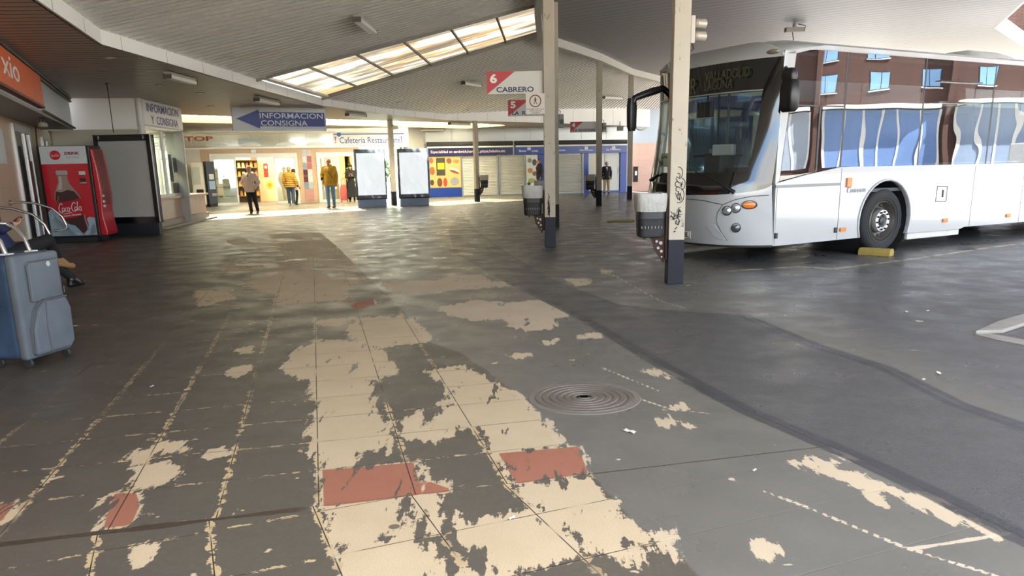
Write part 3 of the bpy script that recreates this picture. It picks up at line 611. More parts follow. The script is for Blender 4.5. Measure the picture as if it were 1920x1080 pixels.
for q in ((.12, .2, .8, 2.62), (1.37, 1.46, .8, 2.62), (3.2, 3.28, .8, 2.62), (.12, 3.28, 2.54, 2.62), (.12, 3.28, .8, .88)): blk(m, *q, -.05, .03)
m.build('window_frame', alu, wb, bevel=.006); m = booth.mb(); blk(m, .2, 3.2, .86, 2.56, -.012, -.004); m.build('window_pane', glass('#c9d2cc', .06, .12), wb)
m = MB(); q = booth.at(3.24, 0, -.03); 
m = booth.mb(); blk(m, 3.2, 3.28, .8, 2.62, -2., -.03); struct(m.build('wall_booth_end', glass('#d0d6d2', .05, .1))) 
m = booth.mb(); blk(m, .1, BL, .0, 3.3, -2.3, -2.2); blk(m, .0, .08, .0, 2.6, -2.2, -.06); struct(m.build('wall_booth_back', M('#bdb6a6', .6, 0, .1, 1.)))
# papers and a counter screen inside the booth window
for k, (a, z, w, h, c, lb) in enumerate(((2.0, 1.3, .28, .75, '#c3d2e0', 'tall pale blue notice'), (2.35, 1.55, .32, .42, '#e6e8e4', 'white printed notice'), (2.75, 1.45, .3, .7, '#cfe0d6', 'pale green notice'), (2.25, .95, .5, .32, '#b98f5f', 'brown cardboard notice'))):
    t = tag(None or MB().box((0, 0, 0), (w, h, .006)).build('notice', M(c, .6, 0, .15, 5.)), lb+' stuck inside the booth window', 'notice', 'notices in the booth window'); t.matrix_world = frame(booth.at(a, z+h/2-.1, -.03), booth.d, Z3)
la = bpy.data.lights.new('booth_lamp', 'AREA'); la.energy = 22; la.size = 1.; la.color = (1, .95, .85); lo = bpy.data.objects.new('booth_lamp', la); C.objects.link(lo); lo.location = booth.at(1.8, 2.55, -1.1)
shop0 = Pl((-4.4, 39.4), (6.15, 41.6))
# ================================================================== CAFE FRONT
cafe = Pl((-14.2, 34.3), (-6.2, 36.9)); whitef = M('#e9e8e4', .35, .1, .03)
m = cafe.mb()
for a0, a1, z0, z1 in ((-2, 1.02, 0, 2.42), (1.02, 1.37, 0, 2.42), (1.37, 5.02, 2.2, 2.42), (5.02, 5.24, 0, 2.42), (5.24, 5.66, 0, 2.42), (5.66, 5.86, 0, 2.42), (5.86, 7.55, 2.2, 2.42), (7.55, 7.75, 0, 2.42)): blk(m, a0, a1, z0, z1, -.25, 0)
struct(m.build('wall_cafe', tan2))
m = cafe.mb(); blk(m, -2, 1.0, .12, 2.4, .002, .02); struct(m.build('trim_cafe_panel', M('#e3e1dc', .5)))
m = cafe.mb(); blk(m, -2, 10.1, 2.40, 2.47, -.3, .08); struct(m.build('trim_cafe_ledge', whitef))
m = cafe.mb(); blk(m, -2, 10.1, 2.47, 3.3, -.3, 0); struct(m.build('wall_cafe_upper', M('#b7b5ad', .12, .35, .1, 1.2)))
m = cafe.mb(); blk(m, -2, 10.1, 3.06, 3.1, 0, .05); struct(m.build('trim_cafe_upper', whitef))
# glossy sign panels over the cafe
pan = thing('fascia_sign_panel', 'glossy pale panelled fascia with red TOP lettering above the cafe doors', 'sign'); gp = M('#c9cdc6', .1, .25, .12, 1.5); m = cafe.mb()
for k in range(7): blk(m, -1.6+k*1.18, -1.6+k*1.18+1.16, 2.5, 3.04, .005, .03)
m.build('panel', gp, pan, bevel=.008); text_on(cafe, 'TOP', 'lettering', M('#b5524e', .4), pan, 1.02, 2.84, 1.15, .2, .035, .03)
for k, (a, w, c) in enumerate(((.5, 5., '#9fb0bd'), (2.6, .95, '#a9c2d8'), (2.6, .8, '#b6cadb'))):
    m = cafe.mb(); z = (2.99, 2.72, 2.6)[k]; blk(m, a-(1.0 if k == 0 else 0), a+w-(1. if k == 0 else 0), z, z+(.025, .1, .09)[k], .031, .034); m.build('printed_stripe', M(c, .3), pan)
for a, h in ((1.7, .12), (3.1, .12), (4.6, .12), (5.9, .12)):
    m = cafe.mb(); m.prism([(a+.45*cos(t), 2.52+h*max(0, sin(t))*1.2) for t in np.linspace(0, pi, 12)], .004, 0, (0, 0, .031), (1, 0, 0), (0, 1, 0)); m.build('printed_arc', M('#dfe6e6', .3), pan)
cs = thing('cafe_sign', 'white cafe restaurant sign with navy lettering beside a white pole', 'sign'); m = cafe.mb(); blk(m, 6.68, 9.9, 2.5, 3.04, .005, .04); m.build('sign_panel', M('#d9dce0', .2, 0, .05), cs, bevel=.01)
m = cafe.mb(); blk(m, 6.7, 9.88, 2.97, 3.01, .041, .045); m.build('blue_line', navy, cs); text_on(cafe, 'Cafetería Restaurante', 'lettering', navy, cs, 8.32, 2.72, 2.75, .27, .045, .004)
m = cafe.mb(); m.prism([(6.93+.1*cos(t), 2.98+.1*sin(t)) for t in np.linspace(0, 2*pi, 16)[:-1]], .006, 0, (0, 0, .042), (1, 0, 0), (0, 1, 0)); m.build('blue_disc', M('#2b5fb0', .4), cs)
for a in (6.76, 9.75):
    m = cafe.mb(); m.prism([(a-.03, 2.88), (a+.03, 2.88), (a+.012, 2.68), (a-.012, 2.68)], .006, 0, (0, 0, .042), (1, 0, 0), (0, 1, 0)); m.prism([(a+.03*cos(t), 2.63+.03*sin(t)) for t in np.linspace(0, 2*pi, 12)[:-1]], .006, 0, (0, 0, .042), (1, 0, 0), (0, 1, 0)); m.build('red_mark', red, cs)
# sliding doors
dg_ = glass('#d7e2df', .1, .08)
def sliding(name, a0, a1, leaves, zt=2.2, zl=2.02):
    d = struct(bpy.data.objects.new(name, None)); C.objects.link(d); m = cafe.mb()
    for q in ((a0, a0+.09, 0, zt), (a1-.09, a1, 0, zt), (a0, a1, zt-.05, zt)): blk(m, *q, -.06, .06)
    m.build('door_frame', whitef, d, bevel=.005); m = cafe.mb(); blk(m, a0+.09, a1-.09, zl, zt-.05, -.05, .045); m.build('track_cover', M('#d7dadb', .3, .1), d, bevel=.01)
    for l0, l1 in leaves:
        m = cafe.mb()
        for q in ((l0, l0+.07, 0, zl), (l1-.07, l1, 0, zl), (l0, l1, 0, .12), (l0, l1, zl-.06, zl)): blk(m, *q, -.03, .02)
        lf = m.build('door_leaf', whitef, d, bevel=.004); m = cafe.mb(); blk(m, l0+.07, l1-.07, .12, zl-.06, -.008, -.002); m.build('pane', dg_, lf)
    return d
D1 = sliding('door_2', 1.37, 5.02, ((1.46, 2.42), (4.0, 4.93))); D2 = sliding('door_3', 5.86, 7.55, ((5.95, 6.86),))
m = cafe.mb(); blk(m, 3.08, 3.3, 2.22, 2.38, .0, .08); tag(m.build('door_sensor', M('#dfe3e6', .4), None, bevel=.02), 'small white motion sensor above the wide cafe door', 'sensor')
# collage of posters on the pier
cg = thing('poster_collage', 'patchwork of red white and blue posters on the pier between cafe doors', 'poster'); random.seed(3); z = .62
for cols in (('#7d8fa6', '#a5b3bd'), ('#5d2029', '#d4d6d8'), ('#4b1d27', '#c9cbd2'), ('#8e98a8', '#b55f6a'), ('#c9ced6', '#9d5a63'), ('#b9c0cc', '#c4b7bd')):
    for k in range(2):
        m = cafe.mb(); blk(m, 5.25+k*.2, 5.44+k*.2, z, z+.27, .002, .012); m.build('poster', M(cols[k], .4, 0, .25, 6.), cg)
    z += .29
m = cafe.mb(); blk(m, 5.25, 5.65, .05, .6, .002, .02); m.build('lower_panel', M('#b98b84', .4, 0, .15), cg)
# interior seen through the doors
m = cafe.mb(); blk(m, -1.5, 8., 0, 3.2, -6.2, -6.0); blk(m, -1.6, -1.5, 0, 3.2, -6.2, -.25); blk(m, 7.75, 7.85, 0, 3.2, -6.2, -.25); struct(m.build('wall_cafe_inside', M('#c9b287', .6, 0, .08, 1.)))
m = cafe.mb(); blk(m, -1.6, 7.85, 3.0, 3.1, -6.2, -.25); struct(m.build('ceiling_cafe', M('#e4dcc8', .7)))
m = cafe.mb(); blk(m, 3.05, 3.15, 0, 2.9, -6.0, -3.4); blk(m, 3.15, 7.5, 0, 2.9, -3.55, -3.4); struct(m.build('wall_cafe_inner', M('#c7b083', .55, 0, .06, 2.)))
for k, (a, o, e) in enumerate(((.5, -2.2, 38), (2.4, -2.0, 32), (4.6, -1.6, 26), (6.8, -1.6, 16))):
    l = bpy.data.lights.new('cafe_ceiling_lamp', 'AREA'); l.energy = e; l.size = .8; l.color = (1, .87, .66); q = bpy.data.objects.new('cafe_ceiling_lamp', l); C.objects.link(q); q.location = cafe.at(a, 2.95, o)
sh = thing('shop_shelf', 'shop shelf with golden packets inside the wide cafe door', 'shelf', cafe.at(2.7, 0, -3.0), cafe.rz); m = MB()
for z in (.3, .75, 1.2, 1.6, 1.95): m.box((0, 0, z), (1.3, .35, .03))
m.box((0, .17, 1.05), (1.3, .03, 2.1)); m.build('shelving', M('#5a4630', .6), sh)
random.seed(5)
for z in (.31, .76, 1.21, 1.61):
    for k in range(7):
        h = random.uniform(.18, .3); t = MB().box((0, 0, h/2), (.13, .16, h), top=.8).build('packet', M(random.choice(['#c99a2b', '#b4761f', '#d8b23c', '#8a5a22', '#e0c35a', '#7a3b1c']), .4, 0, .2, 12.), None, bevel=.012)
        t.location = cafe.at(2.12+k*.19, z+.005, -3.02); t.rotation_euler = (0, 0, cafe.rz+random.uniform(-.2, .2)); tag(t, 'small packet on the golden shop shelf inside the cafe door', 'packet', 'packets on the cafe shop shelf')
hd = thing('shop_header', 'warm lit header board above the shop shelf in the cafe', 'sign'); m = cafe.mb(); blk(m, 2.0, 3.05, 1.98, 2.12, -2.85, -2.8); m.build('board', emit('#e0b060', .9), hd)
rp = thing('wall_poster', 'tall narrow red poster on the tan wall inside the cafe', 'poster'); m = cafe.mb(); a, z = 3.72, 1.22; blk(m, a-.1, a+.1, 1.15, 1.8, -3.4, -3.385); m.build('sheet', M('#a8301f', .5, 0, .2, 6.), rp); m = cafe.mb(); m.prism([(a+.06*cos(t), 1.62+.07*sin(t)) for t in np.linspace(0, 2*pi, 12)[:-1]], .004, 0, (0, 0, -3.384), (1, 0, 0), (0, 1, 0)); m.build('pale_figure', M('#e0c9b0', .5), rp)
yc = thing('round_sign', 'round yellow sign on the tan wall inside the cafe', 'sign'); m = cafe.mb(); m.prism([(3.84+.16*cos(t), .78+.18*sin(t)) for t in np.linspace(0, 2*pi, 24)[:-1]], .012, 0, (0, 0, -3.4), (1, 0, 0), (0, 1, 0)); m.build('disc', M('#c2a41f', .5, 0, .15), yc); m = cafe.mb(); m.prism([(3.84+.09*cos(t), .78+.1*sin(t)) for t in np.linspace(0, 2*pi, 20)[:-1]], .004, 0, (0, 0, -3.387), (1, 0, 0), (0, 1, 0)); m.build('inner_ring', M('#8a7a2a', .5), yc)
fd = thing('drinks_fridge', 'tall glass-front fridge with pale shelves behind the left cafe door leaf', 'fridge', cafe.at(1.75, 0, -1.6), cafe.rz); m = MB(); m.box((0, .3, 1.), (1.1, .6, 2.)); m.build('cabinet', M('#cfd4cf', .4), fd, bevel=.02)
for z in (.35, .75, 1.15, 1.5): 
    m = MB(); m.box((0, -.012, z), (1.0, .02, .05)); m.build('shelf_edge', M('#8fa39a', .4), fd)
m = MB(); m.box((0, -.03, 1.78), (1.0, .02, .3)); m.build('lit_header', emit('#f3ead2', 1.6), fd)
# glazed bay right of the cafe doors, greenery outside
wg = struct(bpy.data.objects.new('window_3', None)); C.objects.link(wg); m = cafe.mb()
for q in ((7.75, 7.83, 0, 2.42), (8.7, 8.78, 0, 2.42), (9.75, 9.83, 0, 2.42), (7.75, 9.83, 2.0, 2.1), (7.75, 9.83, .35, .42)): blk(m, *q, -.06, .04)
m.build('window_frame', whitef, wg); m = cafe.mb(); blk(m, 7.8, 9.8, .02, 2.4, -.02, -.012); m.build('window_pane', glass('#dfe8e0', .06, .05), wg)
gp_ = Pl(tuple(cafe.at(9.83).xy), tuple(shop0.at(.45, 0, -.12).xy)); m = gp_.mb(); blk(m, 0, (shop0.at(.45, 0, -.12)-cafe.at(9.83)).length, 0, 3.4, -.2, 0); struct(m.build('wall_cafe_end', M('#b9b6ae', .4)))
leafm = M('#5f8a3a', .5, 0, .4, 9.); bush = thing('garden_bush', 'sunlit green bush outside the glazed bay between the poster stands', 'bush', cafe.at(8.6, 0, -3.2)); random.seed(11); m = MB()
for k in range(700):
    a, b = random.uniform(0, 2*pi), random.uniform(-.3, 1.5); r = random.uniform(.55, 1.); c = Vector((1.2*r*cos(a)*cos(b), .8*r*sin(a)*cos(b), 1.05+1.1*r*sin(b))); d = Vector((random.gauss(0, 1), random.gauss(0, 1), random.gauss(0, 1))).normalized()*.16; e = d.cross(Vector((random.gauss(0, 1), random.gauss(0, 1), random.gauss(0, 1)))).normalized()*.07
    m.add([c-d, c+e, c+d, c-e], [(0, 1, 2, 3)])
m.build('foliage', leafm, bush, fix=False); m = MB(); m.tube([(0, 0, 0), (.03, 0, .5), (0, .05, 1.1)], [.06, .05, .03], 7); m.build('stem', M('#5b4a38', .8), bush)
# vending machines beside the booth
def vend(name, label, P, w, d, h, rz, body, parts):
    t = thing(name, label, 'vending machine', P, rz); m = MB(); m.box((0, d/2, h/2+.05), (w, d, h-.1)); m.build('cabinet', M(body, .4), t, bevel=.02); m = MB(); m.box((0, d/2, .05), (w*.9, d*.9, .1)); m.build('plinth', dark, t)
    for nm, x, z, ww, hh, c in parts: 
        m = MB(); m.box((x, -.012, z), (ww, .03, hh)); m.build(nm, M(c, .3), t, bevel=.008)
    return t
def onf(px, py): return pt(px, py, 0)
vend('ticket_machine', 'dark tall machine behind the booth counter', Vector((-13.35, 32.7, 0)), .42, .5, 1.9, .3, '#2a2522', (('screen', 0, 1.4, .3, .3, '#4d5560'), ('slot', .1, .95, .3, .08, '#9a9a96')))
vend('snack_machine', 'white vending machine with black dispensing slot left of the cafe door', Vector((-13.0, 33.4, 0)), .46, .5, 1.85, .25, '#d8d5cc', (('glass_front', -.03, 1.3, .3, .7, '#b8bdb6'), ('dispensing_slot', .05, .62, .28, .25, '#1c1c1e')))
vend('coffee_machine', 'dark blue-grey machine against the left cafe door frame', Vector((-12.62, 33.95, 0)), .36, .4, 1.88, .7, '#353c4b', (('label_panel', 0, 1.25, .2, .22, '#c9ccd2'), ('blue_panel', 0, .9, .26, .35, '#8fa9c4'), ('coin_tray', .05, .5, .2, .12, '#8d8f94')))
# ================================================================== SHOPS
shop = Pl((-4.4, 39.4), (6.15, 41.6)); SL = 10.78; blue = M('#1c3f9c', .35, 0, .05); navyd = M('#1c2566', .3, 0, .05); shut = M('#cfcdc4', .4, .2, .05, 2.)
m = shop.mb(); blk(m, .3, SL+.2, 0, 2.0, -.5, -.12); blk(m, .3, SL+.2, 2.0, 3.4, -.5, -.02); struct(m.build('wall_shop', M('#a9aaa8', .25, .3, .08, .8)))
m = shop.mb()
for k in range(8): blk(m, .35+k*1.33, .36+k*1.33, 2.7, 3.35, -.02, -.012)
struct(m.build('trim_shop_panel_joints', M('#7b7b78', .5)))
def shutter(a0, a1, label):
    t = thing('roller_shutter', label, 'roller shutter', (0, 0, 0), 0, 'roller shutters'); m = shop.mb(); prof = []; n = 26
    vs = []; fs = []
    for k in range(n):
        z0 = .02+k*1.95/n; z1 = z0+1.95/n
        for z, o in ((z0, -.06), (z0+.01, -.05), ((z0+z1)/2, -.035), (z1-.01, -.05)): vs += [(a0, z, o), (a1, z, o)]
    fs = [(2*i, 2*i+1, 2*i+3, 2*i+2) for i in range(len(vs)//2-1)]; m.add(vs, fs); m.build('curtain', shut, t)
    for a in (a0, a1): 
        m = shop.mb(); blk(m, a-.04, a+.04, 0, 2., -.08, .0); m.build('guide_rail', M('#9d9c97', .4, .4), t)
    m = shop.mb(); blk(m, a0, a1, 0, .06, -.07, -.02); m.build('bottom_bar', M('#8a8a86', .4, .4), t); return t
shutter(2.14, 3.95, 'pale roller shutter beside the food poster, left of the middle pole'); shutter(4.05, 5.36, 'pale roller shutter beneath the end of the pizza and ice cream lettering'); shutter(7.1, 8.42, 'pale roller shutter right of the foreground pole, beside blue pilaster'); 
def blkthing(name, label, cat, a0, a1, z0, z1, o0, o1, mat, bev=.006): m = shop.mb(); blk(m, a0, a1, z0, z1, o0, o1); return tag(m.build(name, mat, None, bevel=bev), label, cat)
blkthing('shop_base_panel', 'blue base panel under the food poster', 'panel', .42, 2.1, 0, .43, -.12, .0, blue)
blkthing('shop_base_panel', 'small blue base panel under the white photo poster', 'panel', 5.4, 6.05, 0, .4, -.12, .0, blue)
m = shop.mb(); blk(m, 8.46, 8.7, 0, 2., -.12, .02); blk(m, 10.42, SL, 0, 2.62, -.12, .03); blk(m, 6.05, 7.05, 0, 2., -.12, -.02); blk(m, .42, .5, .43, 2., -.12, .01); blk(m, 8.7, 10.42, 0, .1, -.1, .0); struct(m.build('trim_shop_pilasters', blue))
fp = thing('food_poster', 'yellow food menu poster with sandwich and pizza photos', 'poster'); m = shop.mb(); blk(m, .52, 2.08, .46, 1.96, -.12, .0); m.build('sheet', M('#d2b878', .4, 0, .12, 3.), fp); random.seed(21)
def dish(par, pl, a, z, w, h, c, n=12, out=.002, ang=0.):
    m = pl.mb(); ca, sa = cos(ang), sin(ang); m.prism([(a+w*cos(t)*ca-h*sin(t)*sa, z+w*cos(t)*sa+h*sin(t)*ca) for t in np.linspace(0, 2*pi, n+1)[:-1]], .003, 0, (0, 0, out), (1, 0, 0), (0, 1, 0)); return m.build('food_picture', M(c, .5, 0, .35, 14.), par)
for a, z, w, h, c, an in ((.62, 1.78, .1, .14, '#b5623f', 0), (.65, 1.28, .13, .2, '#a8652f', 0), (.62, .72, .1, .14, '#5a4630', 0), (1.5, 1.75, .13, .14, '#8a5a33', .4), (1.85, 1.72, .16, .1, '#b08a4a', 0), (1.75, 1.3, .26, .1, '#e4dcc8', -.35), (1.75, 1.22, .24, .06, '#9c3a2a', -.35), (1.0, .72, .13, .22, '#7a4a2a', 0), (1.28, .72, .1, .22, '#b7472f', 0), (1.75, .75, .22, .2, '#9a9a9c', .3)): dish(fp, shop, a, z, w, h, c, ang=an)
m = shop.mb(); blk(m, .86, 1.3, 1.05, 1.9, .001, .004); m.build('dark_panel', M('#4a4436', .5, 0, .5, 9.), fp); m = shop.mb(); blk(m, .92, 1.26, 1.35, 1.66, .004, .008); m.build('yellow_card', M('#e3cb1e', .5), fp)
pp = thing('photo_poster', 'white poster with food photographs beside a man in a dark jacket', 'poster'); m = shop.mb(); blk(m, 5.42, 6.02, .42, 1.96, -.12, .0); m.build('sheet', M('#dcdcd6', .4), pp)
for a, z, w, h, c in ((5.6, 1.7, .12, .12, '#8f8f86'), (5.85, 1.6, .12, .16, '#55544c'), (5.62, 1.2, .14, .13, '#c08a4a'), (5.85, 1.05, .12, .12, '#7d6a40'), (5.7, .7, .2, .12, '#a7b06a'), (5.55, .55, .1, .08, '#4f4a40')): dish(pp, shop, a, z, w, h, c)
for a0, a1, lb in ((8.72, 9.58, 'left white closed shop door, partly behind a pole'), (9.6, 10.4, 'right white closed shop door with the man in dark blazer before it')):
    t = thing('shop_door', lb, 'door', (0, 0, 0), 0, 'white shop doors'); m = shop.mb(); blk(m, a0, a1, .1, 1.98, -.1, -.04); m.build('leaf', M('#d8d8d2', .4, 0, .04), t, bevel=.01); m = shop.mb(); m.tube([(a1-.08, .95, -.03), (a1-.08, 1.1, -.01), (a1-.08, 1.25, -.03)], .012, 6); m.build('handle', alu, t)
t = thing('door_notice', 'pale paper notice on the left white shop door', 'notice'); m = shop.mb(); blk(m, 8.85, 9.3, 1.2, 1.9, -.04, -.034); m.build('sheet', M('#d9d6bd', .6, 0, .2, 8.), t)
def awning(a0, a1, label, mat, txts, logo):
    t = thing('shop_awning_sign', label, 'sign'); m = shop.mb(); blk(m, a0, a1, 2.0, 2.36, -.02, .12); m.build('sign_board', mat, t, bevel=.01)
    m = shop.mb(); blk(m, a0, a1, 2.36, 2.44, -.02, .2); m.build('white_edge', M('#e6e6e4', .4), t, bevel=.01); m = shop.mb(); m.tube([(a0, 2.55, .1), (a1, 2.55, .1)], .11, 14); m.build('rolled_awning', M('#3a3838', .8, 0, .2, 4.), t, 40)
    for s_, a, w, h, c in txts: text_on(shop, s_, 'lettering', c, t, a, 2.17, w, h, .125, .012)
    for a in logo:
        m = shop.mb()
        for i in range(2):
            for j in range(2): blk(m, a-.085+i*.09, a-.005+i*.09, 2.2+j*.07-.0, 2.26+j*.07, .12, .126)
        m.build('square_logo', M('#e8e8ea', .4), t)
    return t
pk = M('#e3cfe6', .4); wt = M('#e9eaf0', .4)
awning(.42, 4.72, 'dark blue sign with pale lettering about sandwiches and pizzas', M('#1e1a4a', .3, 0, .05), (('Especialidad en sandwich,hornos..,pizzas,helados,etc.', 2.48, 3.75, .17, pk),), ())
awning(4.85, SL-.05, 'royal blue lottery shop sign with white lettering and square logos', M('#1d3a8e', .3, 0, .05), (('Bono', 5.22, .36, .11, wt), ('Loto', 5.86, .32, .11, wt), ('Quiniela', 7.2, .5, .1, wt), ('Euromillones', 8.55, .7, .09, wt), ('La Primitiva', 10.02, .75, .1, wt)), (5.55, 7.0, 8.55, 10.02))
# end wall with the clock, right of the shops
ew = Pl((6.35, 42.4), (14, 44.4)); m = ew.mb(); blk(m, 0, 9, 0, 2.5, -.2, 0); struct(m.build('wall_far_right', marble('rose_marble', '#d5ab98', '#c49783', (.9, .8)))); m = ew.mb(); blk(m, 0, 9, 2.5, 5.1, -.2, 0); struct(m.build('wall_far_right_upper', M('#98a0aa', .3, .1, .08, .8)))
ck = thing('wall_clock', 'round clock on the pale wall beyond the bus mirror', 'clock', pplane(1201, 232, ew.P, ew.n)+ew.n*.03, 0); ck.matrix_world = frame(ck.location, ew.d, Z3); m = MB(); m.lathe([(.33, 0), (.34, .03), (.31, .05), (.3, .035)], n=32); m.build('case', M('#8f8d84', .4, .4), ck, 40)
m = MB(); m.lathe([(.3, .02), (.005, .03)], n=28); m.build('dial', M('#d6d2c4', .5), ck); m = MB(); m.beam((0, 0, .035), (-.1, .12, .035), .025, .006, up=(0, 0, 1)); m.beam((0, 0, .036), (.03, .24, .036), .018, .006); m.build('hand', dark, ck)
ph = thing('wall_niche_unit', 'narrow black cabinet on the rose wall at far right', 'cabinet'); a, z = ew.px(1191, 325); m = ew.mb(); blk(m, a-.12, a+.12, z-.45, z+.35, 0, .1); m.build('case', dark, ph, bevel=.01); m = ew.mb(); blk(m, a-.06, a+.06, z-.1, z+.12, .1, .11); m.build('white_label', wt, ph)
# ================================================================== POLES
def pole_mat():
    g = G('chipped_pole_paint'); o = g.obj(); z = g.xyz(g.pos())[2]; n = g.noise(3., o, 4.); c = g.mix(n, lin('#b3a998'), lin('#9f9484'))
    ch = g.ss(g.noise(14., g.map(o, (1, 1, .5)), 5., .7), .62, .68); ch = g.math('MULTIPLY', ch, g.ss(g.noise(1.2, o, 2.), .42, .6)); c = g.mix(ch, c, lin('#4d3a2c'))
    return g.done(g.pbr(c, .5, 0, .4, g.bump(g.noise(40., o), .1, .003)))
polem = pole_mat(); paintn = M('#0c0f1d', .5, 0, .3, 5., spec=.25); steel = M('#5b5855', .45, .6, .15); rust = M('#3f2b22', .8, .2, .3, 9.); black = M('#141416', .4, 0, .1); blackr = M('#1b1b1d', .55, 0, .12, 8.)
def pole(P, ztop, label, w=.19, ruz=0., foot=True):
    t = thing('canopy_pole', label, 'pole', P, ruz, 'white canopy poles'); m = MB(); m.box((0, 0, (.54+ztop)/2), (w, w, ztop-.54)); m.build('shaft', polem, t, bevel=.008)
    m = MB(); m.box((0, 0, .27), (w+.004, w+.004, .54)); lab(m.build('painted_base', paintn, t, bevel=.006), 'dark navy painted base band')
    return t
P_F, P_C, P_G, P_D, P_E, P_B, P_A = [pt(*q) for q in ((1263, 531), (1031.5, 463), (1041, 426), (1122.5, 386), (1180, 374), (895, 378), (739.5, 385))]
poF = pole(P_F, RZ-.1, 'nearest white square pole with scribbled graffiti, standing before the bus nose')
poC = pole(P_C, RZ-.1, 'white square pole carrying the bay 6 sign')
poG = pole(P_G, RZ-.1, 'white square pole standing just behind the bay 6 pole', .18)
poD = pole(P_D, RZ-.1, 'white square pole carrying the bay 4 sign', .19)
poE = pole(P_E, RZ-.1, 'white square pole beside the far mirror of the white bus', .19)
poB = pole(P_B, SOFZ, 'slim white pole in front of the roller shutters', .17, .55)
poA = pole(P_A, SOFZ, 'slim white pole between the two wrapped poster stands', .17, .55)
# graffiti on the nearest pole: loops and slanted letters drawn on its front face
def scrib(m, pts, r=.0045):
    m.tube([(x, -.0965, z) for x, z in pts], r, 5)
m = MB(); cx = .045
def arcp(cx, cz, rx, rz, a0, a1, n=10): return [(cx+rx*cos(a0+(a1-a0)*k/n), cz+rz*sin(a0+(a1-a0)*k/n)) for k in range(n+1)]
for q in (arcp(0, 1.33, .05, .07, -1.4, 1.7), arcp(.03, 1.2, .055, .07, -1.4, 1.4), arcp(.015, 1.07, .06, .09, -2.0, 1.2), arcp(.0, 1.3, .02, .028, -2.8, 2.2),
          [(-.03, 1.27), (.0, 1.22), (-.02, 1.24), (.02, 1.21)], arcp(-.01, 1.2, .025, .03, .4, 5.2), arcp(0, 1.14, .025, .028, .4, 5.2), [(.03, 1.22), (.045, 1.17)], [(.02, 1.19), (.055, 1.2)], [(.03, 1.16), (.05, 1.23)],
          [(-.03, 1.1), (.0, 1.02), (.005, 1.12), (.03, 1.0)], [(.03, 1.1), (.045, 1.02)], arcp(.01, 1.06, .02, .03, .4, 5.2)): scrib(m, q)
random.seed(9)
for k in range(46):
    a, b = random.gauss(.0, .03), random.gauss(.83, .08); scrib(m, [(max(-.08, min(.08, a+random.uniform(-.02, .02))), b+random.uniform(-.03, .03)) for _ in range(3)], random.uniform(.002, .006))
lab(m.build('graffiti', M('#17151a', .6), poF), 'black scribbled graffiti')
m = MB(); random.seed(4)
for k in range(14): scrib(m, [(random.uniform(-.05, .0), .72+random.gauss(0, .12)) for _ in range(2)], random.uniform(.003, .008))
m.build('black_scrawl', M('#231d1a', .6), poC)
# litter bins hung on the poles
bagw = None
def bag_mat():
    g = G('thin_bin_liner'); o = g.obj(); c = g.mix(g.noise(9., o, 3.), lin('#cfcdc6'), lin('#aeaca6')); p = g.pbr(c, .35, 0, .5, g.bump(g.noise(1., g.map(o, (14, 14, 5)), 4., .6, 1.5), .9, .02)); tl = g.n('ShaderNodeBsdfTranslucent'); g.put(tl.inputs[0], c)
    mx = g.n('ShaderNodeMixShader'); mx.inputs[0].default_value = .3; g.t.links.new(p, mx.inputs[1]); g.t.links.new(tl.outputs[0], mx.inputs[2]); return g.done(mx.outputs[0])
bagm = bag_mat()
def sup(t, n=4.): c, s_ = cos(t), sin(t); return (abs(c)**(2/n))*(1 if c > 0 else -1), (abs(s_)**(2/n))*(1 if s_ > 0 else -1)
def shell(m, rings, n=36, cap0=True, cap1=False, wob=0., seed=0):
    """rings: (half x, half y, z); rounded-rectangle sections"""
    random.seed(seed); vs = []
    for hx, hy, z in rings:
        for j in range(n):
            a, b = sup(2*pi*j/n); w = 1+wob*random.uniform(-1, 1); vs.append((hx*a*w, hy*b*w, z+wob*.3*random.uniform(-1, 1)))
    k = len(rings); fs = [(i*n+j, i*n+(j+1) % n, (i+1)*n+(j+1) % n, (i+1)*n+j) for i in range(k-1) for j in range(n)]
    if cap0: fs.append(tuple(range(n-1, -1, -1)))
    if cap1: fs.append(tuple((k-1)*n+j for j in range(n)))
    m.add(vs, fs)
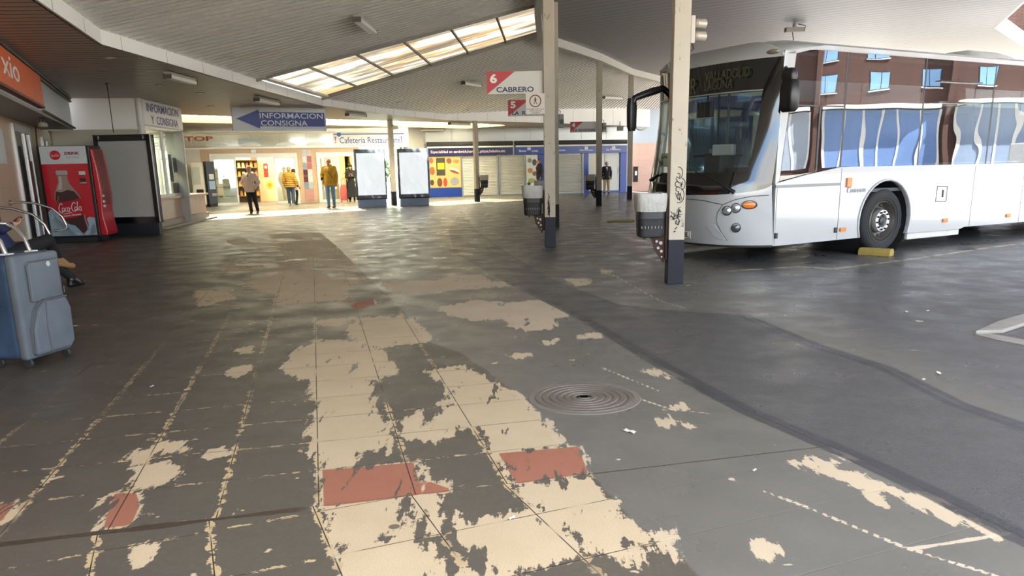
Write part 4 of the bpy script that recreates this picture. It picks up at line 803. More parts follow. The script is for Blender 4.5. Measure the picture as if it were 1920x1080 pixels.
def litter_bin(pole_P, side, label, half=.095, s=1., bag='light'):
    """hangs off the left (-1) or right (+1) face of a pole"""
    cxx = side*(half+.03+.185); t = thing('litter_bin', label, 'litter bin', pole_P, 0, 'black litter bins on the poles')
    m = MB(); m.M = Matrix.Translation((cxx, 0, 0)); shell(m, [(.13, .11, .575), (.148, .128, .585), (.155, .135, .62), (.162, .14, .78), (.168, .146, .80), (.166, .144, .805), (.175, .155, 1.06), (.165, .145, 1.06), (.14, .12, .62)], cap1=True); m.build('bin_body', blackr, t, 35)
    m = MB(); m.M = Matrix.Translation((cxx, 0, 0)); rg = [(.150, .130, .98), (.176, .156, 1.085), (.186, .166, 1.10), (.192, .172, 1.075), (.188, .168, 1.0), (.183, .163, .93), (.178, .158, .885+.0)]
    shell(m, rg, 44, False, False, .018, 3); 
    lab(m.build('bin_liner', bagm, t, 60, fix=False), 'pale crumpled plastic liner')
    m = MB()
    for j in range(7): m.box((cxx-.12+.04*j, -.142, .70), (.006, .006, .03))
    m.build('drain_slots', M('#9d9a94', .5), t)
    m = MB(); m.span(*sorted((side*(half+.002), side*(half+.03))), -.05, .05, .30, 1.02); m.build('mounting_plate', rust, t, bevel=.004)
    m = MB(); X = (side, 0, 0); m.prism([(half+.03, .62), (half+.03, .26), (half+.05, .26), (half+.16, .42), (half+.2, .57), (half+.2, .6), (half+.03, .6)], .012, 0, (0, -.006, 0), X, (0, 0, 1)); m.build('bracket', rust, t)
    m = MB()
    for a, z, r in ((.08, .5, .022), (.11, .44, .018), (.07, .40, .018), (.13, .52, .016), (.065, .33, .01)): m.cyl((side*(half+a), -.021, z), (side*(half+a), .021, z), r, n=10)
    m.build('bracket_holes', M('#a8a49c', .6), t); m = MB(); m.cyl((cxx+side*.06, 0, .545), (cxx+side*.06, 0, .58), .018, n=10); m.build('drain_spout', black, t); return t
litter_bin(P_F, -1, 'black litter bin with pale liner on the nearest graffiti pole'); litter_bin(P_C, -1, 'black litter bin with grey liner on the bay 6 pole')
litter_bin(P_G, -1, 'litter bin with white liner half hidden behind the bay 6 pole', .09); litter_bin(P_D, -1, 'small litter bin on the left of the bay 4 pole'); litter_bin(P_B, 1, 'litter bin on the right of the slim pole before the shutters', .1)
# ------------------------------------------------------------------ signs on the poles
signw = M('#c9c5bd', .45, 0, .05, 2.); signr = M('#b01f2e', .4, 0, .06); signn = M('#171c4a', .45)
def bay_sign(n, txt, label, P, x0, x1, z0, z1, dy=0., tw=.7, th=.12, tx=.55):
    t = thing('bay_sign', label, 'sign', (P.x, P.y+dy, 0), 0, 'bay signs on the poles'); w, h = x1-x0, z1-z0; m = MB(); m.span(x0-P.x, x1-P.x, -.02, .02, z0, z1); m.build('sign_panel', signw, t, bevel=.006)
    m = MB(); m.prism([(x0-P.x, z0+.002), (x0-P.x, z1-.002), (x0-P.x+w*.5, z1-.002)], .004, 0, (0, -.0201, 0), (1, 0, 0), (0, 0, 1)); lab(m.build('red_corner', signr, t), 'red triangular corner')
    text(n, 'bay_number', M('#e4e0da', .5), t, (x0-P.x+w*.12, -.027, z1-h*.3), (1, 0, 0), (0, 0, 1), w=h*.33, h=h*.42, bold=.04); text(txt, 'lettering', signn, t, (x0-P.x+w*tx, -.027, z0+h*.2), (1, 0, 0), (0, 0, 1), w=w*tw, h=h*.24, bold=.022)
    m = MB(); m.span(x1-P.x-.012, x1-P.x, -.03, .03, z0, z1); m.build('edge_frame', M('#a49e94', .5), t); return t
bay_sign('6', 'CABRERO', 'bay sign number 6 reading CABRERO', P_C, -.345, .635, 2.665, 3.04, 0, .66, .24, .50)
bay_sign('5', 'LA  REGIONAL', 'bay sign number 5 reading LA REGIONAL, half covered', P_G, .02, 1.0, 2.565, 2.93, 0, .9, .24, .55)
bay_sign('4', 'LA REGIONAL', 'bay sign number 4 reading LA REGIONAL', P_D, 2.19, 3.085, 2.545, 2.9, 0, .88, .24, .56)
ps = thing('pedestrian_sign', 'small square sign with a walking figure in a red ring under bay sign 6', 'sign', (P_C.x, P_C.y-.11, 0)); x0, x1, z0, z1 = .325, .655, 2.315, 2.66; m = MB(); m.span(x0-P_C.x, x1-P_C.x, -.012, .012, z0, z1); m.build('sign_panel', M('#cbc4b8', .5), ps, bevel=.004)
c0 = ((x0+x1)/2-P_C.x, z1-.125); m = MB(); m.tube([(c0[0]+.095*cos(t), -.014, c0[1]+.095*sin(t)) for t in np.linspace(0, 2*pi, 33)[:-1]], .009, 6, closed=True); lab(m.build('red_ring', M('#7a1f22', .5), ps), 'dark red ring')
m = MB(); y = -.0145; cx, cz = c0
m.prism([(cx+.013*cos(t), cz+.05+.014*sin(t)) for t in np.linspace(0, 2*pi, 11)[:-1]], .002, 0, (0, y, 0), (1, 0, 0), (0, 0, 1))
for pl in ([(-.012, .034), (.012, .034), (.012, -.008), (-.01, -.008)], [(-.01, -.006), (.002, -.006), (-.022, -.052), (-.032, -.05)], [(.0, -.006), (.012, -.006), (.03, -.05), (.02, -.054)], [(-.012, .034), (-.026, .004), (-.018, .002), (-.006, .022)], [(.01, .034), (.028, .012), (.022, .006), (.008, .02)]): m.prism([(cx+a, cz+b) for a, b in pl], .002, 0, (0, y, 0), (1, 0, 0), (0, 0, 1))
m.build('walking_figure', black, ps)
for k, s_ in enumerate(('PROHIBIDO CIRCULAR', 'FUERA DE LOS', 'ANDENES')): text(s_, 'lettering', black, ps, (cx, -.0135, z0+.085-.031*k), (1, 0, 0), (0, 0, 1), w=(.29, .2, .14)[k], h=.018, bold=.01, depth=.002)
# floodlights on the nearest pole
fl = thing('floodlight_pair', 'pair of beige round floodlights on the nearest pole', 'lamp', (P_F.x, P_F.y, 0)); m = MB(); m.box((.13, 0, 2.93), (.05, .1, .3)); m.build('mounting_box', M('#b3aba0', .5), fl, bevel=.01)
for z in (3.0, 2.865):
    m = MB(); m.M = Matrix.Translation((.17, -.0, z)) @ Matrix.Rotation(.5, 4, 'Z'); m.lathe([(.03, -.02), (.05, .0), (.055, .1), (.06, .12), (.056, .125), (.05, .11)], axis='x', n=20); c_ = m.build('lamp_can', M('#a79d90', .45, .3), fl, 40); m = MB(); m.M = Matrix.Translation((.17, 0, z)) @ Matrix.Rotation(.5, 4, 'Z'); m.lathe([(.049, .11), (.03, .118), (.003, .12)], axis='x', n=18); m.build('lens', M('#d9d4c8', .1, 0, .1), c_, 50)
m = MB(); m.tube([(.13, -.02, 2.78), (.15, -.02, 2.72), (.12, -.02, 2.70), (.1, -.02, 2.72)], .008, 6); m.build('cable_loop', dark, fl)
# small grey speaker boxes on poles
for P, dx, z, lb in ((P_G, .14, 2.44, 'small grey loudspeaker box on the pole behind the bay 6 pole'), (P_D, .17, 2.7, 'small grey loudspeaker box on the bay 4 pole')):
    t = thing('speaker_box', lb, 'loudspeaker', (P.x+dx, P.y-.02, z), .2); m = MB(); m.box((0, 0, 0), (.13, .16, .3), top=.9); m.build('case', M('#8e8f8c', .5), t, bevel=.012); m = MB(); m.tube([(-.02, 0, .15), (0, 0, .22), (-.07, 0, .25)], .008, 6); m.build('cable', dark, t); m = MB(); m.box((0, -.075, -.02), (.09, .02, .1)); m.build('grille', M('#55575a', .6), t)
cctv = thing('floodlight_box', 'small floodlight under the far end of the lower canopy edge', 'lamp', pd(1163, 241, 40.2)); m = MB(); m.box((0, 0, 0), (.3, .3, .22)); m.box((0, .1, .2), (.04, .04, .3)); m.build('housing', M('#7d7f80', .5), cctv, bevel=.02); m = MB(); m.box((0, -.155, -.01), (.2, .02, .14)); m.build('lens', M('#2a2c2f', .2), cctv)
pc = thing('security_camera', 'small white camera bracket near the top of the slim pole between the poster stands', 'camera', (P_A.x+.16, P_A.y-.08, 3.0)); m = MB(); m.box((0, 0, 0), (.2, .3, .14), .6); m.build('housing', M('#c9c7c0', .4), pc, bevel=.02); m = MB(); m.tube([(-.12, .05, .1), (0, 0, .07)], .025, 6); m.build('bracket', steel, pc)
# camera on the flat roof over the bus
q = pt(1490, 45, RZ-.01); cb = thing('ceiling_camera', 'small grey device with dangling cable on the ceiling above the bus', 'camera', q); m = MB(); m.cyl((0, 0, 0), (0, 0, -.1), .05, n=12); m.box((0, 0, -.15), (.5, .2, .12)); m.build('body', M('#8a8783', .5), cb, bevel=.01); m = MB(); m.tube([(.1, 0, 0), (.3, 0, -.05), (.28, 0, -.2)], .012, 6); m.tube([(-.05, 0, -.2), (0, 0, -.45)], .012, 6); m.build('cable', dark, cb)
# ------------------------------------------------------------------ hanging direction sign
ar = Pl((-8.1, 23.93), (-5.64, 25.27)); AW = (V2((-5.64, 25.27))-V2((-8.1, 23.93))).length; asg = thing('direction_sign', 'hanging white sign with a blue arrow pointing left', 'sign')
m = ar.mb(); blk(m, 0, AW, 2.62, 3.28, -.12, 0); m.build('sign_panel', M('#cdcfd6', .4, 0, .03), asg, bevel=.012)
def af(x, y): return ((x-432.)/(610-432.)*AW, 3.28-(y-200.5)/45.*.66)
m = ar.mb(); m.prism([af(*q) for q in ((439, 222), (481, 241), (482, 236.5), (607, 236.5), (607, 208.5), (482, 208.5), (481, 204))], .006, 0, (0, 0, .0), (1, 0, 0), (0, 1, 0)); m.build('arrow', M('#1d2a86', .4), asg)
a, z = af(543, 215.5); text_on(ar, 'INFORMACION', 'lettering', M('#dfe2ea', .4), asg, a, z, 121/178*AW, .155, .01, .008); a, z = af(528, 230); text_on(ar, 'CONSIGNA', 'lettering', M('#dfe2ea', .4), asg, a, z, 89/178*AW, .155, .01, .008)
m = ar.mb(); blk(m, AW*.55, AW*.97, 2.625, 2.66, .0, .006); m.build('white_patch', M('#eef0f4', .3), asg)
for a in (.3, AW-.3):
    m = MB(); m.cyl(ar.at(a, 3.27, -.06), ar.at(a, SOFZ+.01, -.06), .02, n=8); m.build('hanger', steel, asg)
hc = thing('hanging_cable', 'thin dark cable hanging from the low ceiling before the white band wall', 'cable', pt(200, 156, SOFZ)); q = Vector(hc.location); m = MB(); m.tube([(0, 0, 0), (.005, 0, -.4), (.0, .01, -1.)], .009, 6); m.build('cable', dark, hc); m = MB(); m.cyl((0, 0, 0), (0, 0, -.02), .03, n=10); m.build('ceiling_clip', dark, hc)
# ------------------------------------------------------------------ ceiling lights
def batten(p0, p1, label, w=.16):
    p0, p1 = Vector(p0), Vector(p1); c = (p0+p1)/2; d = p1-p0; t = thing('fluorescent_light', label, 'ceiling light', c, 0, 'fluorescent ceiling lights'); d = d/2; up = Vector((0, 0, 1)); L = d.length; e = d.normalized()
    m = MB(); m.beam(-d+up*-.03, d+up*-.03, w*.8, .06); m.build('housing', M('#a39d91', .5), t, bevel=.006); m = MB(); m.beam(-d*.97+up*-.09, d*.97+up*-.09, w, .07); m.build('diffuser', M('#dcd9cf', .35, 0, .05), t, bevel=.02)
    for s_ in (-1, 1): m = MB(); m.beam(d*s_*.97+up*-.08, d*s_+up*-.08, w*1.02, .09); m.build('end_cap', M('#55504a', .6), t)
    return t
def lamp_roof(a, b, label):
    p, q = on_roof(*a), on_roof(*b); batten(p-Vector((0, 0, .03)), q-Vector((0, 0, .03)), label)
lamp_roof((668, 24), (700, 50), 'white fluorescent batten on the high roof, left of the long rooflight'); lamp_roof((868, 149), (900, 155), 'white fluorescent batten on the high roof below the long rooflight')
lamp_roof((1132, 178), (1166, 180), 'white fluorescent batten on the high roof beside the bay 4 pole')
for a, b, lb in (((312, 134), (362, 147), 'white fluorescent batten under the low ceiling left of the arrow sign'), ((480, 180), (520, 189), 'dim fluorescent batten just above the arrow sign'), ((650, 210), (684, 213), 'fluorescent batten right of the arrow sign near the fascia'), ((842, 228), (880, 230), 'fluorescent batten at the fascia corner left of the slim pole')):
    batten(pt(*a, SOFZ-.012), pt(*b, SOFZ-.012), lb)
batten(shop.at(.0, 3.29, .3), shop.at(1.3, 3.29, .3), 'fluorescent batten over the food poster shop'); 
for px, lb in (((300, 159), 'round downlight in the low ceiling over the booth sign'), ((395, 199), 'round downlight nearest the arrow sign in the low ceiling'), ((205, 108), 'round downlight in the low ceiling near the fascia bend'), ((375, 174), 'dark round downlight in the low ceiling behind the first batten')): downlight(pt(*px, SOFZ-.001), lb, .08)
for px, lb in (((430, 106), 'round downlight on the high roof near the fascia'), ((745, 192), 'dark round downlight on the high roof beyond the rooflight'), ((875, 206), 'round downlight on the high roof above the slim pole')): downlight(on_roof(*px)-Vector((0, 0, .006)), lb, .1)
# ================================================================== POSTER STANDS
def stand(label, P, Q, h, d, framem, panelm_, basem, plain=True):
    pl = Pl(P, Q); w = (V2(Q)-V2(P)).length; t = thing('poster_stand', label, 'poster stand', pl.P, pl.rz); m = MB(); b = .09 if h > 2.2 else .035
    for x0, x1, z0, z1 in ((0, b, .3, h), (w-b, w, .3, h), (0, w, h-.14, h), (0, w, .3, .44)): m.span(x0, x1, 0, d, z0, z1)
    m.build('frame', framem, t, bevel=.008); m = MB(); m.span(b, w-b, .03, .05, .44, h-.14); m.build('poster', panelm_, t); m = MB(); m.span(b, w-b, d-.05, d-.03, .44, h-.14); m.build('back_poster', panelm_, t)
    m = MB(); m.span(.03, w-.03, .02, d-.02, 0, .3); m.build('base', basem, t, bevel=.01); return t, w
t, w = stand('large black-framed display with a blank grey poster, next to the red drinks machine', (-9.64, 18.81), (-8.36, 18.86), 2.33, .24, M('#0c0c0e', .25, 0, .1), M('#aaa9a5', .18, 0, .06, 1.2, 0), M('#20262b', .35))
m = MB(); m.span(w, w+.012, .0, .05, .32, 2.33); m.build('edge_strip', alu, t)
for x in (.12, 1.14): 
    m = MB(); m.box((x, -.005, 2.27), (.03, .02, .08)); m.build('clip', M('#9a9a9a', .4, .5), t)
def wrapm():
    g = G('lit_white_poster'); o = g.obj(); c = g.mix(g.noise(1.2, o, 3.), lin('#fbfaf6'), lin('#e6e8ea')); return g.done(g.pbr(c, .25, 0, .5, None, None, 0., c, .12))  # weak emission stands in for sunlight on and through the poster
wm_ = wrapm(); film = glass('#eef2f6', .18, .02, .12); darkf = M('#23262c', .3); baseb = M('#7d8ca6', .35, .5, .06)
for lb, P, Q in (('white wrapped poster stand left of a slim white pole', (-5.78, 30.35), (-4.72, 30.80)), ('white wrapped poster stand right of a slim white pole, before the food poster', (-4.22, 30.85), (-3.12, 31.28))):
    t, w = stand(lb, P, Q, 2.17, .22, darkf, wm_, baseb); m = MB()
    m.grid(lambda u, v: (-.01+u*(w+.02), -.03-.018*abs(sin(9*u+4*v))*sin(3.1*u+7*v), .34+v*1.84), 14, 18); lab(m.build('plastic_film', film, t, 60, fix=False), 'crumpled clear plastic film wrapped over the face')
    m = MB(); m.span(.0, w, -.005, .01, .36, .46); m.build('lower_rail', M('#1f2d52', .35), t)
# ================================================================== RED DRINKS MACHINE
CM = Pl((-10.06, 17.3), (-9.09, 17.47)); cw = .985; mach = thing('drinks_vending_machine', 'red drinks vending machine with a big cola bottle picture on its side', 'vending machine', CM.P, CM.rz)
redv = M('#c01425', .25, 0, .05, 2.); blk_ = M('#101012', .4); greyw = M('#d4d5d9', .35, 0, .03)
m = MB(); m.span(-.06, .985, .02, .82, .1, 2.06); m.build('cabinet', blk_, mach, bevel=.015); m = MB(); m.span(.0, .9, .08, .76, .0, .1); m.build('feet_plinth', M('#1a1a1c', .6), mach)
pn = mach
m = MB(); m.span(.0, .925, .0, .02, .14, 1.68); m.build('side_graphic', redv, pn); m = MB(); m.span(.0, .925, .0, .02, 1.68, 2.05); lab(m.build('header_panel', greyw, pn), 'pale grey header panel')
def flat(par, name, poly, c, out, mat=None): m = MB(); m.prism(poly, .003, 0, (0, -out, 0), (1, 0, 0), (0, 0, 1)); return m.build(name, mat or M(c, .35, 0, .08, 6.), par)
def ell(cx, cz, rx, rz, n=28): return [(cx+rx*cos(t), cz+rz*sin(t)) for t in np.linspace(0, 2*pi, n+1)[:-1]]
flat(pn, 'round_logo', ell(.30, 1.865, .105, .1), '#c3152a', .001)
def ribbon(par, name, strokes, mat, out):
    m = MB()
    for pts, w in strokes:
        k = len(pts); vs = []
        for i, (x, z) in enumerate(pts):
            a = pts[max(0, i-1)]; b = pts[min(k-1, i+1)]; dx, dz = b[0]-a[0], b[1]-a[1]; L = hypot(dx, dz) or 1; ww = (w[i] if isinstance(w, (list, tuple)) else w)/2; vs += [(x-dz/L*ww, -out, z+dx/L*ww), (x+dz/L*ww, -out, z-dx/L*ww)]
        m.add(vs, [(2*i, 2*i+1, 2*i+3, 2*i+2) for i in range(k-1)])
    return m.build(name, mat, par, fix=False)
def script(cx, cz, W, H, slope=.0):
    """flowing drinks-label lettering drawn as strokes in a unit box"""
    def T(q): return [(cx+(x-.5)*W, cz+(y-.5)*H+(x-.5)*slope*W) for x, y in q]
    def C_(x, s): return [(x+.11*s, .78), (x+.07*s, .93), (x+.0*s, .82), (x-.06*s, .5), (x-.03*s, .18), (x+.05*s, .1), (x+.12*s, .28)]
    def o(x, r=.05): return [(x+r*cos(t), .32+.19*sin(t)) for t in np.linspace(.5, 2*pi+.6, 14)]
    S_ = [(T(C_(.08, 1.0)), .03*W), (T(o(.2)), .022*W), (T([(.345, .45), (.31, .52), (.275, .4), (.275, .22), (.31, .13), (.35, .24)]), .022*W), (T(o(.405, .042)), .022*W), (T([(.45, .5), (.448, .2), (.475, .13)]), .022*W), (T([(.475, .36), (.515, .4)]), .02*W),
          (T(C_(.60, 1.0)), .03*W), (T(o(.71)), .022*W), (T([(.775, .2), (.80, .7), (.82, .95), (.795, .95), (.785, .5), (.8, .14), (.83, .2)]), .02*W), (T(o(.885, .042)), .022*W), (T([(.93, .5), (.93, .2), (.97, .13)]), .022*W),
          (T([(.1, .08), (.2, -.06), (.34, .0), (.5, .02), (.58, -.06)]), [.004*W, .02*W, .03*W, .02*W, .004*W])]
    return S_
whl = M('#efece8', .4); ribbon(pn, 'logo_script', script(.30, 1.865, .17, .07), whl, .006)
tr_ = M('#8c1f2c', .4); text('DRINK', 'lettering', tr_, pn, (.64, -.003, 1.9), (1, 0, 0), (0, 0, 1), w=.3, h=.062, bold=.03, slant=.15); text('ICE COLD', 'lettering', M('#9c8f94', .4), pn, (.65, -.003, 1.815), (1, 0, 0), (0, 0, 1), w=.25, h=.03, bold=.01)
for x, z, w, h, c in ((.79, 1.48, .13, .075, '#d9d5d2'), (.79, 1.33, .12, .085, '#23272a'), (.79, 1.275, .12, .025, '#c9a9a4')): flat(pn, 'payment_sticker', [(x-w/2, z-h/2), (x+w/2, z-h/2), (x+w/2, z+h/2), (x-w/2, z+h/2)], c, .003)
ox = .02
flat(pn, 'bottle_picture', [(.285, 1.46), (.285, 1.3), (.25, 1.22), (.19, 1.08), (.165, .95), (.185, .8), (.22, .6), (.27, .45), (.26, .36), (.40, .21), (.58, .16), (.73, .18), (.77, .3), (.73, .48), (.72, .7), (.71, .9), (.66, 1.02), (.58, 1.15), (.50, 1.27), (.48, 1.36), (.48, 1.46)], '#a08a80', .004)
flat(pn, 'bottle_highlight', [(.31, 1.42), (.31, 1.3), (.27, 1.2), (.25, 1.13), (.34, 1.14), (.36, 1.28), (.36, 1.42)], '#c9bab2', .006)
flat(pn, 'cola_picture', [(.215, 1.1), (.18, .95), (.20, .8), (.235, .6), (.285, .44), (.28, .36), (.41, .23), (.58, .18), (.71, .2), (.745, .3), (.71, .48), (.70, .7), (.69, .9), (.645, 1.0), (.57, 1.1), (.45, 1.13), (.32, 1.08)], '#3a1512', .008)
flat(pn, 'cola_highlight', [(.22, .99), (.21, .9), (.23, .85), (.26, 1.0)], '#7d4434', .0085); flat(pn, 'cola_highlight', [(.30, .42), (.32, .35), (.44, .25), (.40, .36), (.36, .45)], '#6b2a22', .0085)
flat(pn, 'bottle_cap', [(.268, 1.45), (.262, 1.52), (.29, 1.545), (.475, 1.545), (.503, 1.52), (.497, 1.45)], '#b9a9a4', .008); flat(pn, 'cap_band', [(.285, 1.43), (.285, 1.445), (.485, 1.445), (.485, 1.43)], '#6f5a55', .008)
flat(pn, 'bottle_label', [(.175, .88), (.195, .68), (.235, .5), (.50, .53), (.735, .60), (.735, .78), (.72, .95), (.5, .9), (.3, .87)], '#b41426', .011)
ribbon(pn, 'label_script', script(.46, .755, .50, .24, .07), whl, .016); text('SABOR ORIGINAL', 'lettering', whl, pn, (.48, -.016, .585), (1, 0, .1), (-.1, 0, 1), w=.36, h=.032, bold=.01)
for q, c in (([(.0, .14), (.0, .66), (.05, .72), (.13, .71), (.19, .6), (.23, .52), (.28, .45), (.36, .40), (.5, .36), (.58, .26), (.66, .14)], '#93a7b5'), ([(.66, .14), (.7, .22), (.77, .26), (.78, .40), (.76, .5), (.81, .54), (.925, .52), (.925, .14)], '#9fb0bf'), ([(.02, .14), (.04, .4), (.12, .56), (.2, .5), (.3, .36), (.42, .3), (.48, .14)], '#c3d0d8'), ([(.05, .5), (.07, .66), (.12, .64), (.12, .55)], '#d6dfe4'), ([(.52, .14), (.5, .26), (.57, .2), (.6, .14)], '#d6dfe4'), ([(.76, .14), (.83, .32), (.9, .4), (.92, .2), (.9, .14)], '#b9c7d1')): flat(pn, 'ice_picture', q, c, .014)
# bulging front door, seen edge-on at the right
m = MB(); prof = [(.0, 2.0), (.06, 1.99), (.13, 1.6), (.165, 1.25), (.17, 1.0), (.15, .8), (.13, .62), (.16, .4), (.2, .2), (.19, .12), (.0, .12)]
m.prism([(.985+a*.72, z) for a, z in prof], -.74, 0, (0, .05, 0), (1, 0, 0), (0, 0, 1)); m.build('front_door', redv, mach, bevel=.02)
m = MB(); m.prism([(.985+a*.72+.004, z) for a, z in prof[1:6]]+[(.985+a*.72-.01, z) for a, z in prof[1:6][::-1]], -.5, 0, (0, .16, 0), (1, 0, 0), (0, 0, 1)); m.build('door_graphic', M('#7e1019', .3, 0, .4, 5.), mach)
for z in (.98, .86, .76): 
    m = MB(); m.box((1.11, .15, z), (.03, .1, .05)); m.build('selection_button', alu, mach, bevel=.006)
m = MB(); m.box((1.05, .1, .07), (.12, .1, .1)); m.build('front_foot', blk_, mach)
# ================================================================== MANHOLE COVER
mhp = pt(1095, 745.5); mh = thing('manhole_cover', 'round cast iron manhole cover with concentric rings in the floor', 'manhole cover', mhp); iron = M('#655e55', .6, .1, .15, 8., .4, 60)
m = MB(); m.lathe([(.36, .0005), (.355, .004), (.318, .005), (.315, .002)], n=48); m.build('rim', M('#6a645b', .7, 0, .15, 9.), mh, 30)
m = MB(); pr = [(.312, .001), (.31, .007)]
for r in (.285, .235, .19, .145, .10, .06): pr += [(r, .007), (r-.003, .0025), (r-.018, .0025), (r-.021, .007)]
pr += [(.005, .007)]; m.lathe(pr, n=64); m.build('lid', iron, mh, 30)
m = MB(); m.box((0, 0, .0075), (.09, .035, .002)); m.box((0, 0, .0075), (.05, .05, .002)); m.build('lifting_slot', M('#14110f', .8), mh)
# ================================================================== BUS (local x runs rearward, y across away from the viewer, z up)
BA = Vector((3.75, 11.12, 0)); BD = Vector((.873, .488, 0)).normalized(); BRZ = atan2(BD.y, BD.x); BN = Vector((-BD.y, BD.x, 0)); BW = 2.55; BLEN = 11.9
busw = M('#a1a2a2', .16, 0, .02, 1., coat=.6); busg = M('#bdbcb8', .3, 0, .04); blackg = M('#08090b', .07, 0, .1, 2., spec=.8); rub = M('#151517', .7, 0, .15, 10.); seamk = M('#2a2a2c', .6)
WZ0, WZ1 = 1.33, 2.94
def vfront(u, z):
    """how far the nose stands forward of the corner line"""
    t = (u-BW/2)/(BW/2); a = min(1, max(0, (z-1.0)/1.9)); B = .66*(1-a)+.24*a; e = 4.0*(1-a)+2.6*a
    if z < .75: B -= .05*((.75-z)/.45)**2
    if z > 2.84: B -= .34*((z-2.84)/.27)**1.6
    near = .10*(1-a)*max(0, 1-abs(z-1.15)/.9)
    return B*(1-min(1, abs(t))**e)+near*(1-u/BW)
def fp_(u, z, out=0.): return (-vfront(u, z)-out, u, z)
bus = thing('bus', 'large white single-deck bus parked nose-in behind the graffiti pole', 'bus', BA, BRZ)
def bb(name, mat, m, par=None, **k): return m.build(name, mat, par or bus, **k)
# side skins
def arch(cx, r, z0, n=18):
    a0 = math.asin(min(1, (z0-.5)/r)); return [(cx-r*cos(a), .5+r*sin(a)) for a in np.linspace(a0, pi-a0, n)]
def side_poly():
    p = [(0., .262)]+arch(2.43, .61, .27)+[(4.46, .262), (4.57, .29), (7.6, .27)]+arch(8.6, .61, .27)+[(BLEN, .3), (BLEN, 1.31), (1.32, 1.34), (.62, 1.25), (-.02, 1.14)]
    return p
for y, ex, nm in ((0., -.05, 'side_panel'), (BW, .05, 'side_panel')):
    m = MB(); m.prism(side_poly(), ex, 0, (0, y, 0), (1, 0, 0), (0, 0, 1)); bb(nm, busw, m, bevel=.006)
# upper body: a frame over the windows with rounded shoulders, closed roof
def roofsec(y):
    e = min(y, BW-y); return 2.93+.2*min(1, e/.55)**.45 if e > 0 else 2.93
m = MB(); ny = 26
def roofpt(u, v):
    y = BW*(.5-.5*cos(pi*u)); x = -.02+v*(BLEN+.02); z = roofsec(y)
    fr_ = max(0, (.55-x)/.57); z -= .10*fr_**1.5*(1 if True else 0)
    return (x, y, z)
m.grid(roofpt, ny, 40); bb('roof', busw, m, smooth=40)
for y in (0., BW):
    s_ = 1 if y == 0 else -1; m = MB(); m.prism([(.2, 2.86), (.5, 2.92), (.77, 2.945), (BLEN, 2.925), (BLEN, 2.99), (.8, 3.0), (.3, 2.93), (.05, 2.86)], -.03*s_, 0, (0, y+.0*s_, 0), (1, 0, 0), (0, 0, 1)); bb('cant_rail', busw, m)
m = MB(); m.prism([(-.03, 1.13), (.05, 1.16), (.24, 2.90), (.02, 2.90), (.0, 2.6)], -.06, 0, (0, .0, 0), (1, 0, 0), (0, 0, 1)); bb('front_pillar', busw, m, bevel=.01)
m = MB(); m.prism([(-.03, 1.13), (.05, 1.16), (.24, 2.90), (.02, 2.90)], .06, 0, (0, BW, 0), (1, 0, 0), (0, 0, 1)); bb('front_pillar', busw, m, bevel=.01)
m = MB(); m.span(BLEN-.05, BLEN, 0.02, BW-.02, .3, 3.0); bb('rear_panel', busw, m, bevel=.02)
# nose: bumper, black-glass windscreen, roof cap
NU = 44
def uu(k): return BW*(.5-.5*cos(pi*k))
m = MB(); m.grid(lambda a, b: fp_(uu(a), .27+b*(.98-.27)+.14*b*(abs((uu(a)-BW/2)/(BW/2))**3)), NU, 14); bb('front_panel', busw, m, smooth=50)
def wlow(u): return .985+.155*abs((u-BW/2)/(BW/2))**3
m = MB(); m.grid(lambda a, b: fp_(uu(a), 2.80+b*(.075+.205*(1-abs((uu(a)-BW/2)/(BW/2))**5))), NU, 6); bb('roof_cap', busw, m, smooth=50)
wsg = glass('#eaf3f0', .03, .03)
def screen(m, z0, z1, u0=.04, u1=BW-.04, out=0., n=40, k=10): m.grid(lambda a, b: fp_(u0+(u1-u0)*(.5-.5*cos(pi*a)), (z0(u0+(u1-u0)*a) if callable(z0) else z0)*(1-b)+z1*b, out), n, k)
m = MB(); screen(m, 1.28, 2.40, .2, BW-.16); ws = bb('windscreen', wsg, m, smooth=60)
m = MB(); screen(m, 2.38, 2.82, .0, BW, .004); screen(m, lambda u: wlow(u), 1.30, .0, BW, .003); screen(m, 1.2, 2.5, .0, .21, .002, 6); screen(m, 1.2, 2.5, BW-.17, BW, .002, 6); lab(bb('windscreen_surround', blackg, m, smooth=60), 'glossy black windscreen surround')
m = MB(); screen(m, 2.39, 2.41, .2, BW-.2, .012); bb('sun_blind_edge', M('#8d9294', .4, .4), m, ws)
# destination display
amber = emit('#a8a27a', .012)
def on_front(txt, name, u, z, w, h, mat, par=None, out=.028, bold=.0):
    e = .06; P0 = Vector(fp_(u+e, z, out)); P1 = Vector(fp_(u-e, z, out)); X = (P1-P0).normalized(); return text(txt, name, mat, par or bus, ((P0+P1)/2)[:], X, (0, 0, 1), w=w, h=h, depth=.002, bold=bold)
def upx(px, py):
    """photograph pixel -> (u, z) on the nose"""
    d = ray(px, py); o = Vector((0, 0, CAMH))-BA; best = None
    R = Matrix.Rotation(-BRZ, 3, 'Z'); d = R @ d; o = R @ o
    fw = .45
    for _ in range(30):
        t = (-fw-o.x)/d.x; p = o+d*t; fw = .5*fw+.5*vfront(min(BW, max(0, p.y)), p.z)
    return p.y, p.z
u, z = upx(1349, 159); on_front('LAGUNA', 'destination_text', u, z, .52, .13, amber); u, z = upx(1365, 139); on_front('VALLADOLID', 'destination_text', u, z+.0, .78, .13, amber); u, z = upx(1303, 163); on_front('R', 'destination_text', u, z, .13, .24, amber)
